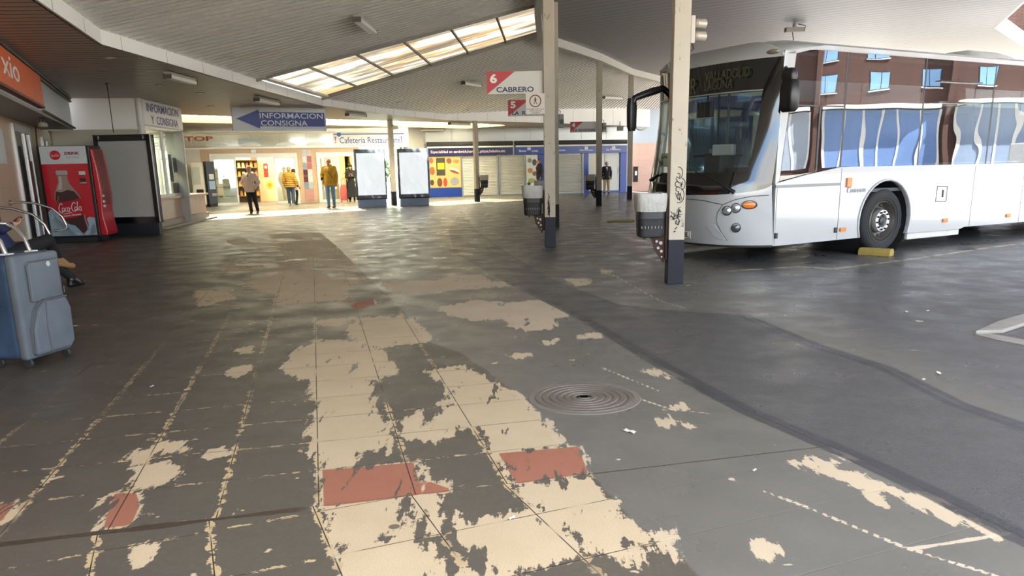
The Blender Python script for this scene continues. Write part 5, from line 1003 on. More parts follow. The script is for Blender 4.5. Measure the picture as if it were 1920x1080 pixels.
# head lamps, plate, seams
def disc(name, px, py, r, mat, ring=True, par=None, sc=1.):
    u, z = upx(px, py); n = (Vector(fp_(u-.05, z))-Vector(fp_(u+.05, z))).normalized().cross(Vector((0, 0, 1))); 
    if n.x > 0: n = -n
    q = Vector(fp_(u, z)); X = Vector((0, 0, 1)).cross(n).normalized()
    F = frame(q-n*.012, X, Vector((0, 0, 1))); m = MB(); m.M = F if (X.cross(Vector((0, 0, 1)))-n).length < .5 else frame(q-n*.012, -X, Vector((0, 0, 1)))
    m.lathe([(r*1.15, .0), (r*1.12, .02), (r, .022), (r*.9, .012)], n=22, sy=sc); t = bb(name, M('#1e1f21', .2, 0, .1), m, smooth=40); m2 = MB(); m2.M = m.M; m2.lathe([(r*.9, .012), (r*.6, .022), (.004, .026)], n=20, sy=sc); m2.build('lamp_lens', mat, t, 50); return t
chrome = M('#b9bcc0', .12, .8, .2, 20.); amb = M('#c8702e', .2, 0, .2, 10.)
disc('headlight', 1363, 395, .062, chrome); disc('headlight', 1380, 390, .062, chrome); lab(disc('indicator_light', 1405, 384, .1, amb, sc=.55), 'amber indicator lamp'); disc('fog_light', 1380, 427, .06, M('#55595c', .15, .5, .2))
def line_front(pts, r=.005, n=5, mat=None, name='panel_seam', sub=6):
    q = [upx(*p) for p in pts]; w = []
    for (a, b), (c, d) in zip(q[:-1], q[1:]): w += [(a+(c-a)*k/sub, b+(d-b)*k/sub) for k in range(sub)]
    w.append(q[-1]); m = MB(); m.tube([fp_(max(0, min(BW, u)), z, .001) for u, z in w], r, n); return bb(name, mat or seamk, m)
line_front([(1287, 373), (1320, 376), (1355, 383.5)]); line_front([(1442, 366), (1410, 368), (1380, 374), (1355, 384), (1345, 400), (1343, 415), (1352, 435), (1363, 451)])
m = MB(); q = [upx(*p) for p in ((1322, 424), (1330, 420), (1340, 421), (1352, 436), (1362, 451), (1350, 448), (1335, 440))]; m.add([fp_(u, z, .012) for u, z in q]+[fp_(u, z, 0) for u, z in q], [tuple(range(len(q)))]+[(i, (i+1) % len(q), (i+1) % len(q)+len(q), i+len(q)) for i in range(len(q))]); bb('bumper_scoop', busw, m, bevel=.008)
m = MB(); m.grid(lambda a, b: fp_(uu(.02+a*.96), .25+b*.03, .004), 30, 1); bb('bumper_lip', rub, m)
u, z = upx(1304, 435); pu = 1.275; pw = .54
P0, P1 = Vector(fp_(pu+.1, .4, .012)), Vector(fp_(pu-.1, .4, .012)); X = (P1-P0).normalized(); F = frame((P0+P1)/2, X, (0, 0, 1)); m = MB(); m.M = F; m.span(-pw/2, pw/2, -.06, .06, -.008, .004); pl_ = bb('licence_plate', M('#dcd9cf', .4), m, bevel=.004)
m = MB(); m.M = F
for a0, a1, b0, b1 in ((-pw/2, pw/2, -.062, -.055), (-pw/2, pw/2, .055, .062), (pw/2-.006, pw/2, -.06, .06)): m.span(a0, a1, b0, b1, .004, .007)
m.build('plate_border', black, pl_); text('FBL', 'plate_letters', black, pl_, ((P0+P1)/2+X*.155)[:], X, (0, 0, 1), w=.18, h=.08, depth=.016, bold=.01)
# wipers
for pts, nm in (([(1380, 361), (1368, 354), (1352, 343), (1330, 331), (1306, 322)], 'wiper'), ([(1199, 359), (1208, 350), (1222, 337), (1238, 326)], 'wiper')):
    q = [upx(*p) for p in pts]; m = MB(); m.tube([fp_(min(BW-.02, u), z, .03) for u, z in q], [.03, .028, .02, .012, .008][:len(q)], 7); bb(nm, black, m, smooth=60)
u, z = upx(1203, 333); m = MB(); u = min(u, BW-.12); q = Vector(fp_(u, 1.13, .008)); m.tube([Vector(fp_(u-.05*cos(t), 1.13+.085*sin(t), .008)) for t in np.linspace(0, 2*pi, 21)[:-1]], .012, 6, closed=True); bb('oval_badge', M('#b9bcc0', .3, .5), m)
for px, py in ((1450, 97), (1247, 133)):
    u, z = upx(px, py); u = min(BW-.12, max(.12, u)); m = MB(); q = Vector(fp_(u, z, .0)); m.ball((q.x-.0, q.y, q.z), (.06, .11, .035)); bb('roof_marker_lamp', M('#8c8473', .2, .2), m, smooth=60)
# card and stickers behind the windscreen
def in_front(name, x0, y0, x1, y1, mat, par=None, depth=-.05, rnd=False):
    (u0, z0), (u1, z1) = upx(x0, y1), upx(x1, y0); u0 = min(u0, BW-.05); uc = (u0+u1)/2; q0, q1 = Vector(fp_(u0, z0, depth)), Vector(fp_(u1, z0, depth)); m = MB()
    if rnd:
        r = (z1-z0)/2; X = (q1-q0).normalized(); c = (q0+q1)/2+Vector((0, 0, r)); m.add([c+X*r*cos(t)+Vector((0, 0, r*sin(t))) for t in np.linspace(0, 2*pi, 21)[:-1]], [tuple(range(20))])
    else: m.add([q0, q1, q1+Vector((0, 0, z1-z0)), q0+Vector((0, 0, z1-z0))], [(0, 1, 2, 3)])
    return bb(name, mat, m, par, fix=False), q0, q1, z0, z1
cd, q0, q1, z0, z1 = in_front('route_card', 1215, 287, 1254, 313, M('#cfd8d4', .5, 0, .03)); X = (q1-q0).normalized(); 
for s_, zz, w, h, a in (('LAGUNA DE DUERO', .72, .9, .16, .5), ('ECSA', .28, .42, .26, .3)): text(s_, 'card_lettering', M('#1c1d20', .5), cd, (q0+(q1-q0)*a+Vector((-.012, 0, (z1-z0)*zz)))[:], X, (0, 0, 1), w=(q1-q0).length*w, h=(z1-z0)*h, depth=.002, bold=.01)
in_front('round_sticker', 1229, 258, 1241, 274, M('#3c474a', .5), rnd=True); in_front('round_sticker', 1228, 275, 1240, 291, M('#23489a', .5), rnd=True)
# mirrors
m = MB(); m.tube([(.06, .02, 2.68), (-.02, -.08, 2.64), (-.08, -.16, 2.58), (-.1, -.2, 2.5)], [.025, .028, .03, .035], 10); mr = bb('mirror_arm', black, m, smooth=60)
m = MB(); m.M = Matrix.Translation((-.1, -.22, 2.30)) @ Matrix.Rotation(-.25, 4, 'Z'); shell(m, [(.05, .1, -.22), (.08, .135, -.18), (.09, .14, 0), (.08, .135, .15), (.055, .1, .19)], 28, True, True); bb('mirror_head', black, m, smooth=45)
m = MB(); m.M = Matrix.Translation((-.1, -.20, 2.49)); shell(m, [(.05, .09, -.02), (.07, .105, .05), (.06, .095, .12), (.04, .07, .15)], 24, True, True); bb('mirror_head', black, m, smooth=45)
def bl(px, py, Y): return Matrix.Rotation(-BRZ, 3, 'Z') @ (pd(px, py, Y)-BA)
q = [bl(1243, 166, 13.1), bl(1225, 171, 13.0), bl(1205, 178, 12.95), bl(1190, 184, 12.9), bl(1186, 194, 12.9), bl(1185.5, 205, 12.9)]; m = MB(); m.tube(q, [.05, .06, .055, .05, .05, .05], 10); bb('mirror_arm', black, m, smooth=60)
c = bl(1184.5, 214, 12.9); m = MB(); m.M = Matrix.Translation(c); shell(m, [(.05, .04, -.26), (.07, .055, -.2), (.075, .06, .1), (.06, .05, .24)], 24, True, True); bb('mirror_head', black, m, smooth=45)
# windows on both sides
wgl = glass('#c3cbcc', .11, .25, 0., .09); wgl2 = glass('#e8eeec', .02, .04)
def pane(y, poly, mat, nm='side_window'):
    m = MB(); m.prism(poly, (-.006 if y == 0 else .006), 0, (0, y+(.004 if y == 0 else -.004), 0), (1, 0, 0), (0, 0, 1)); return bb(nm, mat, m)
cuts = [1.30, 3.12, 4.98, 6.84, 8.7, 10.5, 11.8]
for y, mt in ((.0, wgl), (BW, wgl2)):
    pane(y, [(.06, 1.17), (.62, 1.26), (1.285, 1.345), (1.285, 2.945), (.77, 2.94), (.24, 2.87)], mt, 'driver_window')
    for a, b in zip(cuts[:-1], cuts[1:]): pane(y, [(a+.012, WZ0), (b-.012, WZ0), (b-.012, 2.935), (a+.012, 2.94)], mt)
    for a in cuts[:-1]:
        m = MB(); m.span(a-.02, a+.02, y-.002 if y else .004, y-.004 if y else .012, WZ0, 2.94); bb('window_gasket', black, m)
m = MB(); m.span(.765, .80, -.004, .01, 1.30, 2.2); bb('sliding_pane_bar', black, m); m = MB(); m.span(.2, 1.28, -.004, .01, 2.18, 2.2); bb('sliding_pane_bar', black, m)
m = MB()
for a, b, z0, z1 in ((3.45, 4.55, 2.28, 2.31), (3.45, 4.55, 2.6, 2.62)): m.span(a, b, -.05, .0, z0, z1)
m.prism([(3.45, 2.31), (4.55, 2.31), (4.55, 2.6), (3.45, 2.6)], .006, 0, (0, -.075, 0), (1, 0, 0), (0, .12, .99)); bb('hopper_window', blackg, m)
# mouldings, seams, lamps on the side
m = MB(); m.span(-.03, 1.33, -.012, .0, 1.075, 1.115); bb('side_moulding', M('#6f7276', .35, .4), m)
for a, z0, z1 in ((.015, .27, 1.07), (1.34, .28, 1.33), (1.34, .28, 1.07), (4.7, .3, 1.3), (6.2, .28, 1.3)):
    m = MB(); m.span(a-.004, a+.004, -.003, .002, z0, z1); bb('panel_seam', M('#77787a', .6), m)
m = MB(); m.tube([(x, -.004, z) for x, z in arch(2.43, .63, .28)], .018, 8); bb('wheel_arch_trim', M('#9c9da0', .4, .2), m, smooth=60)
for a, z, w, h, c in ((1.51, 1.11, .11, .14, amb), (1.45, .42, .13, .06, amb), (3.99, .43, .13, .06, amb), (5.84, .42, .13, .06, amb), (1.29, .42, .055, .08, black), (.03, .41, .05, .08, black)):
    m = MB(); m.box((a, -.012, z), (w, .03, h)); bb('side_marker_lamp' if c is amb else 'side_vent', c, m, bevel=.01)
m = MB(); q = [(3.70, .99), (3.97, .98), (3.97, .74), (3.69, .75)]; m.tube([(x, -.003, z) for x, z in q], .006, 5, closed=True); m.box((3.86, -.006, .87), (.025, .012, .12)); bb('filler_flap', seamk, m)
m = MB(); m.span(3.1, 4.5, .04, .1, .16, .3); bb('sill_step', M('#b9b8b2', .5, 0, .2, 6.), m, bevel=.02)
text('Castrosua', 'maker_badge', M('#9a9da2', .3, .4), bus, (1.70, -.008, 1.0), (1, 0, 0), (0, 0, 1), w=.42, h=.085, slant=.25, depth=.01)
m = MB(); m.grid(lambda u, v: (5.0+u*1.75, .45+v*1.6, 3.10+.16*min(1, 5*u, 3.2*(1-u)+.2)*min(1, 6*v, 6*(1-v))), 14, 10); bb('roof_pod', busg, m, smooth=40)
# underside, floor, arches
m = MB(); m.span(.1, BLEN-.1, .12, BW-.12, .34, .42); bb('chassis', rub, m); m = MB(); m.span(.05, BLEN-.1, .06, BW-.06, .95, 1.0); bb('cabin_floor', M('#3b3d42', .7), m)
for cx in (2.43, 8.6):
    m = MB(); m.lathe([(.62, .03), (.62, .7), (.01, .7)], (cx, 0, .5), 'y', 30, cap=False); bb('wheel_housing', rub, m, smooth=40)
# wheels
tyre = M('#101112', .75, 0, .12, 14., .25, 70); rimm = M('#55504a', .4, .5, .12); hubm = M('#c3c5c8', .28, .75, .06)
def wheel(x, y, s_):
    R_ = .5; m = MB(); m.M = Matrix.Translation((x, y, R_)) @ Matrix.Scale(s_, 4, (0, 1, 0))
    m.lathe([(.30, .01), (.315, -.012), (.36, -.024), (.42, -.026), (.462, -.012), (.488, .02), (.499, .06), (.499, .25), (.48, .28), (.36, .30), (.29, .28)], axis='y', n=48, cap=False); w = bb('wheel', tyre, m, smooth=40)
    m = MB(); m.M = Matrix.Translation((x, y, R_)) @ Matrix.Scale(s_, 4, (0, 1, 0))
    for r in (.355, .405, .44): m.tube([(r*cos(t), -.0265 if r < .43 else -.02, r*sin(t)) for t in np.linspace(0, 2*pi, 49)[:-1]], .003, 5, closed=True)
    m.build('tyre_ribs', rub, w); m = MB(); m.M = Matrix.Translation((x, y, R_)) @ Matrix.Scale(s_, 4, (0, 1, 0))
    m.lathe([(.305, .0), (.292, -.012), (.283, .0), (.272, .05), (.24, .10), (.20, .11), (.165, .04)], axis='y', n=48, cap=False); m.build('rim', rimm, w, 35)
    m = MB(); m.M = Matrix.Translation((x, y, R_)) @ Matrix.Scale(s_, 4, (0, 1, 0))
    for k in range(10): a = 2*pi*k/10; m.ball((.247*cos(a), .085, .247*sin(a)), (.03, .012, .03), 10, 6)
    m.build('rim_holes', black, w); m = MB(); m.M = Matrix.Translation((x, y, R_)) @ Matrix.Scale(s_, 4, (0, 1, 0))
    m.lathe([(.175, .06), (.172, -.0), (.165, -.012), (.108, -.012), (.10, .0), (.095, .06)], axis='y', n=40, cap=False); m.build('hub_ring', hubm, w, 35)
    m = MB(); m.M = Matrix.Translation((x, y, R_)) @ Matrix.Scale(s_, 4, (0, 1, 0)); m.lathe([(.098, .05), (.085, .02), (.06, .012), (.055, -.01), (.035, -.015), (.004, -.016)], axis='y', n=30); m.build('hub_cap', M('#3b3a38', .35, .5), w, 35)
    for k in range(10):
        a = 2*pi*k/10+.15; m = MB(); m.M = Matrix.Translation((x, y, R_)) @ Matrix.Scale(s_, 4, (0, 1, 0)); m.cyl((.137*cos(a), -.005, .137*sin(a)), (.137*cos(a), -.04, .137*sin(a)), .017, .013, 6); m.build('wheel_nut', M('#2c2c2e', .4, .5), w)
for x in (2.43, 8.6): wheel(x, .045, 1); wheel(x, BW-.045, -1)
# cabin
seatm = M('#3d4656', .8, 0, .2, 8.); seatd = M('#6b3a33', .7, 0, .2)
for k in range(9):
    for y in (.12, .58, 1.52, 1.98):
        x = 2.6+k*.88
        if y > 1 and k < 2: continue
        m = MB(); m.box((x, y+.22, 1.42), (.45, .42, .12)); m.box((x+.24, y+.22, 1.78), (.1, .42, .75), 0); bb('passenger_seat', seatm, m, bevel=.03)
m = MB(); m.box((.85, .62, 1.35), (.5, .5, .14)); m.box((1.1, .62, 1.75), (.12, .5, .85)); bb('driver_seat', seatd, m, bevel=.04)
m = MB(); m.grid(lambda a, b: (fp_(uu(.05+.9*a), 1.22)[0]+.05+.55*b, uu(.05+.9*a), 1.24-.08*b), 20, 4); bb('dashboard', M('#26282b', .6), m)
m = MB(); m.box((.15, .62, 1.28), (.35, .7, .16)); m.box((.1, 1.25, 1.42), (.3, .35, .32)); bb('dashboard_binnacle', M('#2b2e33', .5), m, bevel=.03)
m = MB(); F = Matrix.Translation((.35, .62, 1.48)) @ Matrix.Rotation(-.9, 4, 'Y'); m.M = F; m.tube([(.22*cos(t), .22*sin(t), 0) for t in np.linspace(0, 2*pi, 33)[:-1]], .016, 8, closed=True); m.tube([(-.2, 0, 0), (0, 0, -.04), (.2, 0, 0)], .014, 6); m.tube([(0, 0, -.04), (0, 0, -.3)], .03, 8); bb('steering_wheel', black, m, smooth=60)
m = MB(); m.box((-.05, 1.0, 1.62), (.12, .34, .16), .3); m.box((.12, 1.35, 1.55), (.1, .22, .2)); bb('ticket_machine', M('#8d9194', .5), m, bevel=.02)
m = MB(); m.box((-.05, 1.42, 2.22), (.1, .28, .22)); m.tube([(-.02, 1.42, 2.3), (.02, 1.45, 2.6)], .015, 6); bb('interior_mirror', black, m, bevel=.03)
for q in ([(.5, 1.5, 1.0), (.5, 1.5, 2.85)], [(1.3, 1.1, 1.0), (1.3, 1.1, 2.85)], [(.45, 1.1, 1.55), (.45, 2.2, 1.55)], [(2.1, 1.0, 1.0), (2.1, 1.0, 2.85)]):
    m = MB(); m.tube(q, .02, 8); bb('grab_rail', M('#44494d', .4, .2), m)
m = MB(); m.span(.15, BLEN-.1, .08, BW-.08, 2.86, 2.9); bb('cabin_ceiling', M('#8f9296', .7), m)
m = MB(); m.span(1.3, 1.33, .1, 1.1, 1.0, 2.1); bb('driver_screen', glass('#8a9794', .1, .4), m)
# ================================================================== COACH BEHIND (seen through the bus windows)
co = thing('coach', 'white and blue coach parked beyond the bus, seen through its windscreen', 'coach', BA+BD*4.5+BN*4.6, BRZ); cw_ = M('#dfe2e6', .2, 0, .02, coat=.4); cb_ = M('#2456a8', .2, 0, .04)
def cofr(u, z): t = (u-1.25)/1.25; return (-.5*(1-abs(t)**3)*(1-.25*max(0, (z-1)/2))+.35*max(0, (z-2.4))**1.6, u, z)
m = MB(); m.grid(lambda a, b: cofr(2.5*(.5-.5*cos(pi*a)), .35+b*2.95), 30, 24); m.build('front_panel', cw_, co, 50)
for y in (0, 2.5):
    m = MB(); m.prism([(0, .35), (10, .35), (10, 3.2), (.35, 3.25), (.05, 2.6), (0, 1.2)], -.05 if y == 0 else .05, 0, (0, y, 0), (1, 0, 0), (0, 0, 1)); m.build('side_panel', cw_, co)
    m = MB(); m.prism([(.3, 1.45), (9.8, 1.4), (9.8, 2.7), (.6, 2.7)], .01 if y == 0 else -.01, 0, (0, y, 0), (1, 0, 0), (0, 0, 1)); m.build('side_window', blackg, co)
m = MB(); m.grid(lambda a, b: (lambda p: (p[0]-.012, p[1], p[2]))(cofr(.12+2.26*(.5-.5*cos(pi*a)), 1.25+b*1.15)), 24, 8); m.build('windscreen', M('#5f87b4', .05, .3, .2, 1.), co, 60)  # windscreen's blue tone paints in the sky reflected by the glass
m = MB(); m.grid(lambda a, b: (lambda p: (p[0]-.015, p[1], p[2]))(cofr(.02+2.46*(.5-.5*cos(pi*a)), 2.42+b*.28+.16*sin(pi*a))), 24, 5); lab(m.build('blue_band', cb_, co, 60), 'curved blue band over the windscreen')
m = MB(); m.grid(lambda a, b: (-.0+a*10-.0, 2.5*b, 3.2+.12*sin(pi*b)), 10, 10); m.build('roof', cw_, co, 50); m = MB(); m.span(.2, 10, .1, 2.4, .3, .5); m.build('chassis', rub, co)
m = MB(); m.tube([(.1, 0, 2.75), (-.5, -.2, 2.7), (-.75, -.25, 2.4), (-.72, -.25, 1.9)], [.06, .06, .08, .08], 8); m.build('mirror_arm', M('#2b4f8f', .3), co, 60)
for x in (2.4, 7.6):
    for y in (.0, 2.22):
        m = MB(); m.lathe([(.28, 0), (.45, .0), (.5, .04), (.5, .24), (.45, .28), (.28, .28)], (x, y, .5), 'y', 28); m.build('wheel', tyre, co, 40)
# ================================================================== WHEEL STOPS AND KERB
ystop = M('#8f7a3c', .7, 0, .3, 9., .4, 40)
def wstop(P, Q, label, mat, h=.11, w=.2):
    P, Q = Vector(P), Vector(Q); c = (P+Q)/2; d = Q-P; t = thing('wheel_stop', label, 'wheel stop', (c.x, c.y, 0), atan2(d.y, d.x)); L = d.length/2; m = MB(); m.prism([(-w/2, 0), (w/2, 0), (w/2, h*.6), (w/2-.035, h), (-w/2+.035, h), (-w/2, h*.6)], 2*L, 0, (-L, 0, 0), (0, 1, 0), (0, 0, 1)); m.build('block', mat, t, bevel=.012); return t
wstop(pt(1612, 477), pt(1672, 480.5), 'short worn yellow concrete wheel stop against the bus front wheel', ystop)
wstop(pt(1272, 474), pt(1392, 460), 'long black and white wheel stop under the bus nose', M('#6f6c66', .7, 0, .5, 3.), .09, .16); wstop(pt(1138, 416.5), pt(1189, 415), 'worn yellowish kerb bar on the floor left of the bus', M('#a39763', .8, 0, .4, 6.), .05, .14)
kb = thing('kerb_island', 'low white-edged concrete kerb island at the right edge of the floor', 'kerb'); K = [pt(1826, 627), pt(1850, 612), pt(1920, 590), pt(2040, 560), pt(2080, 600), pt(1990, 655), pt(1925, 640)]; K = [pt(1828, 627), pt(1870, 608), pt(1925, 592), pt(2060, 560), pt(2080, 574), pt(1925, 611), pt(1880, 626)]
m = MB(); m.prism([(p.x, p.y) for p in K], .035, 0, (0, 0, 0), (1, 0, 0), (0, 1, 0)); m.build('kerb_top', M('#85817b', .8, 0, .3, 5., .4, 30), kb, bevel=.015)
K2 = [pt(1822, 626), pt(1832, 622), pt(1880, 630), pt(1960, 645), pt(2100, 652), pt(2100, 662), pt(1945, 652), pt(1870, 638)]; m = MB(); m.prism([(p.x, p.y) for p in K2], .003, 0, (0, 0, .0005), (1, 0, 0), (0, 1, 0)); m.build('white_line', M('#86827b', .7, 0, .4, 8.), kb)
# scraps of litter
random.seed(31)
for px, py, r in ((142, 612, .022), (178, 610, .014), (1181, 810, .025), (1472, 592, .012), (1415, 882, .01), (1290, 536, .02), (285, 725, .014), (1760, 700, .02), (1732, 712, .014), (1700, 585, .02), (1740, 583, .016), (960, 972, .012)):
    p = pt(px, py); m = MB(); m.grid(lambda a, b: ((a-.5)*2*r*1.6, (b-.5)*r*1.2, .002+.35*r*sin(5*a+3*b)**2), 5, 3); t = tag(m.build('paper_scrap', M('#d6d0c4', .7), None, 60, fix=False), 'tiny pale scrap of litter lying on the floor', 'litter', 'scraps of litter on the floor'); t.location = p; t.rotation_euler = (0, 0, random.uniform(0, 6))
# ================================================================== YARD BEYOND
def brick():
    g = G('brown_brick'); b = g.n('ShaderNodeTexBrick'); p = g.pos(); x = g.xyz(p); v = g.n('ShaderNodeCombineXYZ'); g.put(v.inputs[0], g.math('ADD', x[0], x[1])); g.put(v.inputs[1], x[2]); g.put(b.inputs['Vector'], v.outputs[0])
    b.inputs['Scale'].default_value = 1.; b.inputs['Brick Width'].default_value = .26; b.inputs['Row Height'].default_value = .08; b.inputs['Mortar Size'].default_value = .008
    for i, c in (('Color1', '#56372e'), ('Color2', '#462c25'), ('Mortar', '#524740')): b.inputs[i].default_value = (*lin(c), 1)
    return g.done(g.pbr(b.outputs[0], .85))
bk = brick(); wfr = M('#2f3438', .4); wgs = M('#7fa6d0', .06, .2, .25, .4); whb = M('#d9d7d2', .6)
def building(label, P, Q, depth, h, cols, rows, z0, ww, wh, piers=()):
    pl = Pl(P, Q); L = (V2(Q)-V2(P)).length; t = thing('brick_building', label, 'building', pl.P, pl.rz); m = MB(); m.span(0, L, 0, depth, 0, h); m.build('walls', bk, t)
    for i in range(cols):
        for j in range(rows):
            a = (i+.5)*L/cols+.25*((j*7+i*3) % 3-1); z = z0+j*3.1; m = MB(); m.span(a-ww/2, a+ww/2, -.03, .06, z, z+wh); f = m.build('window', wfr, t); m = MB(); m.span(a-ww/2+.07, a-.03, -.04, -.03, z+.07, z+wh-.07); m.span(a+.03, a+ww/2-.07, -.04, -.03, z+.07, z+wh-.07); m.build('pane', wgs, f); m = MB(); m.span(a-ww/2-.08, a+ww/2+.08, -.12, .02, z-.1, z); m.build('sill', whb, f)
    for a in piers: m = MB(); m.span(a-.35, a+.35, -.9, 0, 0, h); m.build('pier', bk, t)
    m = MB(); m.span(-.2, L+.2, -.3, depth+.2, h, h+.3); m.build('parapet', whb, t); return t
bg1 = building('brown brick apartment block across the yard, mirrored in the bus windows', (84, 42), (80, -14), 10, 36, 12, 8, 8.0, 1.6, 1.7, (17, 22, 33, 45))
for k, (a0, a1, c) in enumerate(((1, 10, '#7f95b4'), (11, 17, '#5f7fae'), (22.5, 32, '#8b9ab0'), (34, 44, '#6d87b3'), (46, 55, '#97a1ae'))):
    m = MB(); m.span(a0, a1, -.15, .02, .6, 6.2); f_ = m.build('shopfront', M(c, .08, .1, .2, .3), bg1); m = MB(); m.span(a0, a1, -1.6, 0, 6.3, 6.7); m.build('canopy', whb, bg1)  # blue-grey shopfront tones stand in for reflected sky
    for q in np.linspace(a0, a1, 7): m = MB(); m.span(q-.12, q+.12, -.2, -.14, .6, 6.2); m.build('mullion', whb, f_)
building('reddish brick building beyond the roof edge at the top right', (24, 52), (52, 34), 10, 24, 10, 6, 3.4, 1.6, 1.7, (8, 20))
van = thing('parked_van', 'white van parked in the yard, mirrored in the bus side', 'van', (52, 17., 0), 1.7); m = MB(); m.prism([(-2.6, .35), (2.4, .35), (2.45, 1.2), (1.7, 1.35), (1.0, 2.2), (-2.6, 2.25)], 1.9, 0, (0, .95, 0), (1, 0, 0), (0, 0, 1)); m.build('body', busw, van, bevel=.06); m = MB(); m.prism([(1.55, 1.4), (.95, 2.05), (.2, 2.05), (.2, 1.4)], 1.94, 0, (0, .97, 0), (1, 0, 0), (0, 0, 1)); m.build('cab_window', blackg, van)
for x in (-1.6, 1.6):
    for y in (-.95, .75):
        m = MB(); m.lathe([(.2, 0), (.32, 0), (.34, .05), (.32, .2), (.2, .2)], (x, y, .34), 'y', 22); m.build('wheel', tyre, van, 40)
lw = thing('brick_wall', 'low sunlit brick wall across the yard, mirrored in the bus windows', 'wall', (58, 30, 0), 1.45); m = MB(); m.box((0, 0, 1.1), (30, .3, 2.2)); m.build('brickwork', M('#c98d63', .85, 0, .15, 5.), lw); m = MB(); m.box((0, 0, 2.25), (30.1, .4, .12)); m.build('coping', whb, lw)
# ================================================================== PEOPLE
skin = M('#c08d72', .5, 0, .06, 20.)
def lump(parts, voxel, name, mat, parent, smooth_it=6):
    """one continuous surface grown over tapered limbs and rounded masses"""
    m = MB()
    for p in parts:
        if p[0] == 'c':
            _, a, b, ra, rb = p; a, b = Vector(a), Vector(b); m.tube([a, a.lerp(b, .33), a.lerp(b, .66), b], [ra, ra*.67+rb*.33, ra*.33+rb*.67, rb], 14); m.ball(a, ra, 14, 9); m.ball(b, rb, 14, 9)
        else: m.ball(p[1], p[2], 18, 12)
    o = m.build(name, mat, None); md = o.modifiers.new('r', 'REMESH'); md.mode = 'VOXEL'; md.voxel_size = voxel; md.use_smooth_shade = True
    sm = o.modifiers.new('s', 'SMOOTH'); sm.iterations = smooth_it; sm.factor = .5
    dg = bpy.context.evaluated_depsgraph_get(); me = bpy.data.meshes.new_from_object(o.evaluated_get(dg)); me.name = name; old = o.data; o.modifiers.clear(); o.data = me; bpy.data.meshes.remove(old)
    me.materials.clear(); me.materials.append(mat)
    for q in me.polygons: q.use_smooth = True
    o.parent = parent; return o
def V(*a): return Vector(a)
def hand(w, d, palm_n, grip=.35, s=1., side=1):
    """five-fingered hand: w wrist, d pointing direction, palm_n palm normal"""
    d = Vector(d).normalized(); n = Vector(palm_n); n = (n-d*n.dot(d)).normalized(); x = d.cross(n)*side; L = []
    pc = w+d*.05*s; L += [('c', w, pc, .024*s, .030*s), ('c', w+d*.03*s-x*.02*s, w+d*.085*s-x*.028*s, .014*s, .012*s), ('c', w+d*.03*s+x*.02*s, w+d*.085*s+x*.026*s, .014*s, .012*s)]
    for k, (o, ln) in enumerate(((-.029, .062), (-.010, .076), (.010, .07), (.028, .054))):
        b = w+d*.085*s+x*o*s; k1 = b+(d*cos(grip)+n*sin(grip))*ln*.5*s; k2 = k1+(d*cos(grip*2.2)+n*sin(grip*2.2))*ln*.5*s; L += [('c', b, k1, .0095*s, .009*s), ('c', k1, k2, .009*s, .0075*s)]
    b = w+d*.025*s-x*.03*s; k1 = b+(d*.6-x*.6+n*.35).normalized()*.04*s; L += [('c', b, k1, .013*s, .0105*s), ('c', k1, k1+(d*.85-x*.1+n*.4).normalized()*.032*s, .0105*s, .008*s)]
    return L
def head_parts(c, f, s=1.):
    """c head centre, f facing"""
    f = Vector(f).normalized(); up = V(0, 0, 1); r = f.cross(up).normalized(); up = r.cross(f)
    return [('b', c+up*.02*s-f*.008*s, (.078*s, .09*s, .1*s)), ('b', c-up*.045*s+f*.022*s, (.06*s, .062*s, .068*s)), ('b', c-up*.085*s+f*.05*s, (.032*s, .03*s, .025*s)), ('c', c+f*.082*s+up*.0*s, c+f*.1*s-up*.028*s, .009*s, .013*s), ('b', c+r*.078*s-up*.008*s, (.014*s, .02*s, .03*s)), ('b', c-r*.078*s-up*.008*s, (.014*s, .02*s, .03*s)), ('c', c+f*.075*s+r*.045*s+up*.025*s, c+f*.078*s-r*.045*s+up*.025*s, .016*s, .016*s)]
def face(c, f, s, par, lip='#7d4640'):
    f = Vector(f).normalized(); up = V(0, 0, 1); r = f.cross(up).normalized()
    for q in (-1, 1):
        m = MB(); m.ball(c+f*.084*s+r*.032*s*q+up*.006*s, (.011*s, .011*s, .007*s), 10, 7); m.build('eye', M('#2b211d', .3), par)
        m = MB(); m.tube([c+f*.092*s+r*.018*s*q+up*.026*s, c+f*.09*s+r*.034*s*q+up*.03*s, c+f*.078*s+r*.05*s*q+up*.024*s], .005*s, 5); m.build('eyebrow', M('#4a3d36', .8), par)
    m = MB(); m.tube([c+f*.082*s+r*.024*s-up*.055*s, c+f*.092*s-up*.052*s, c+f*.082*s-r*.024*s-up*.055*s], .006*s, 6); m.build('mouth', M(lip, .5), par)
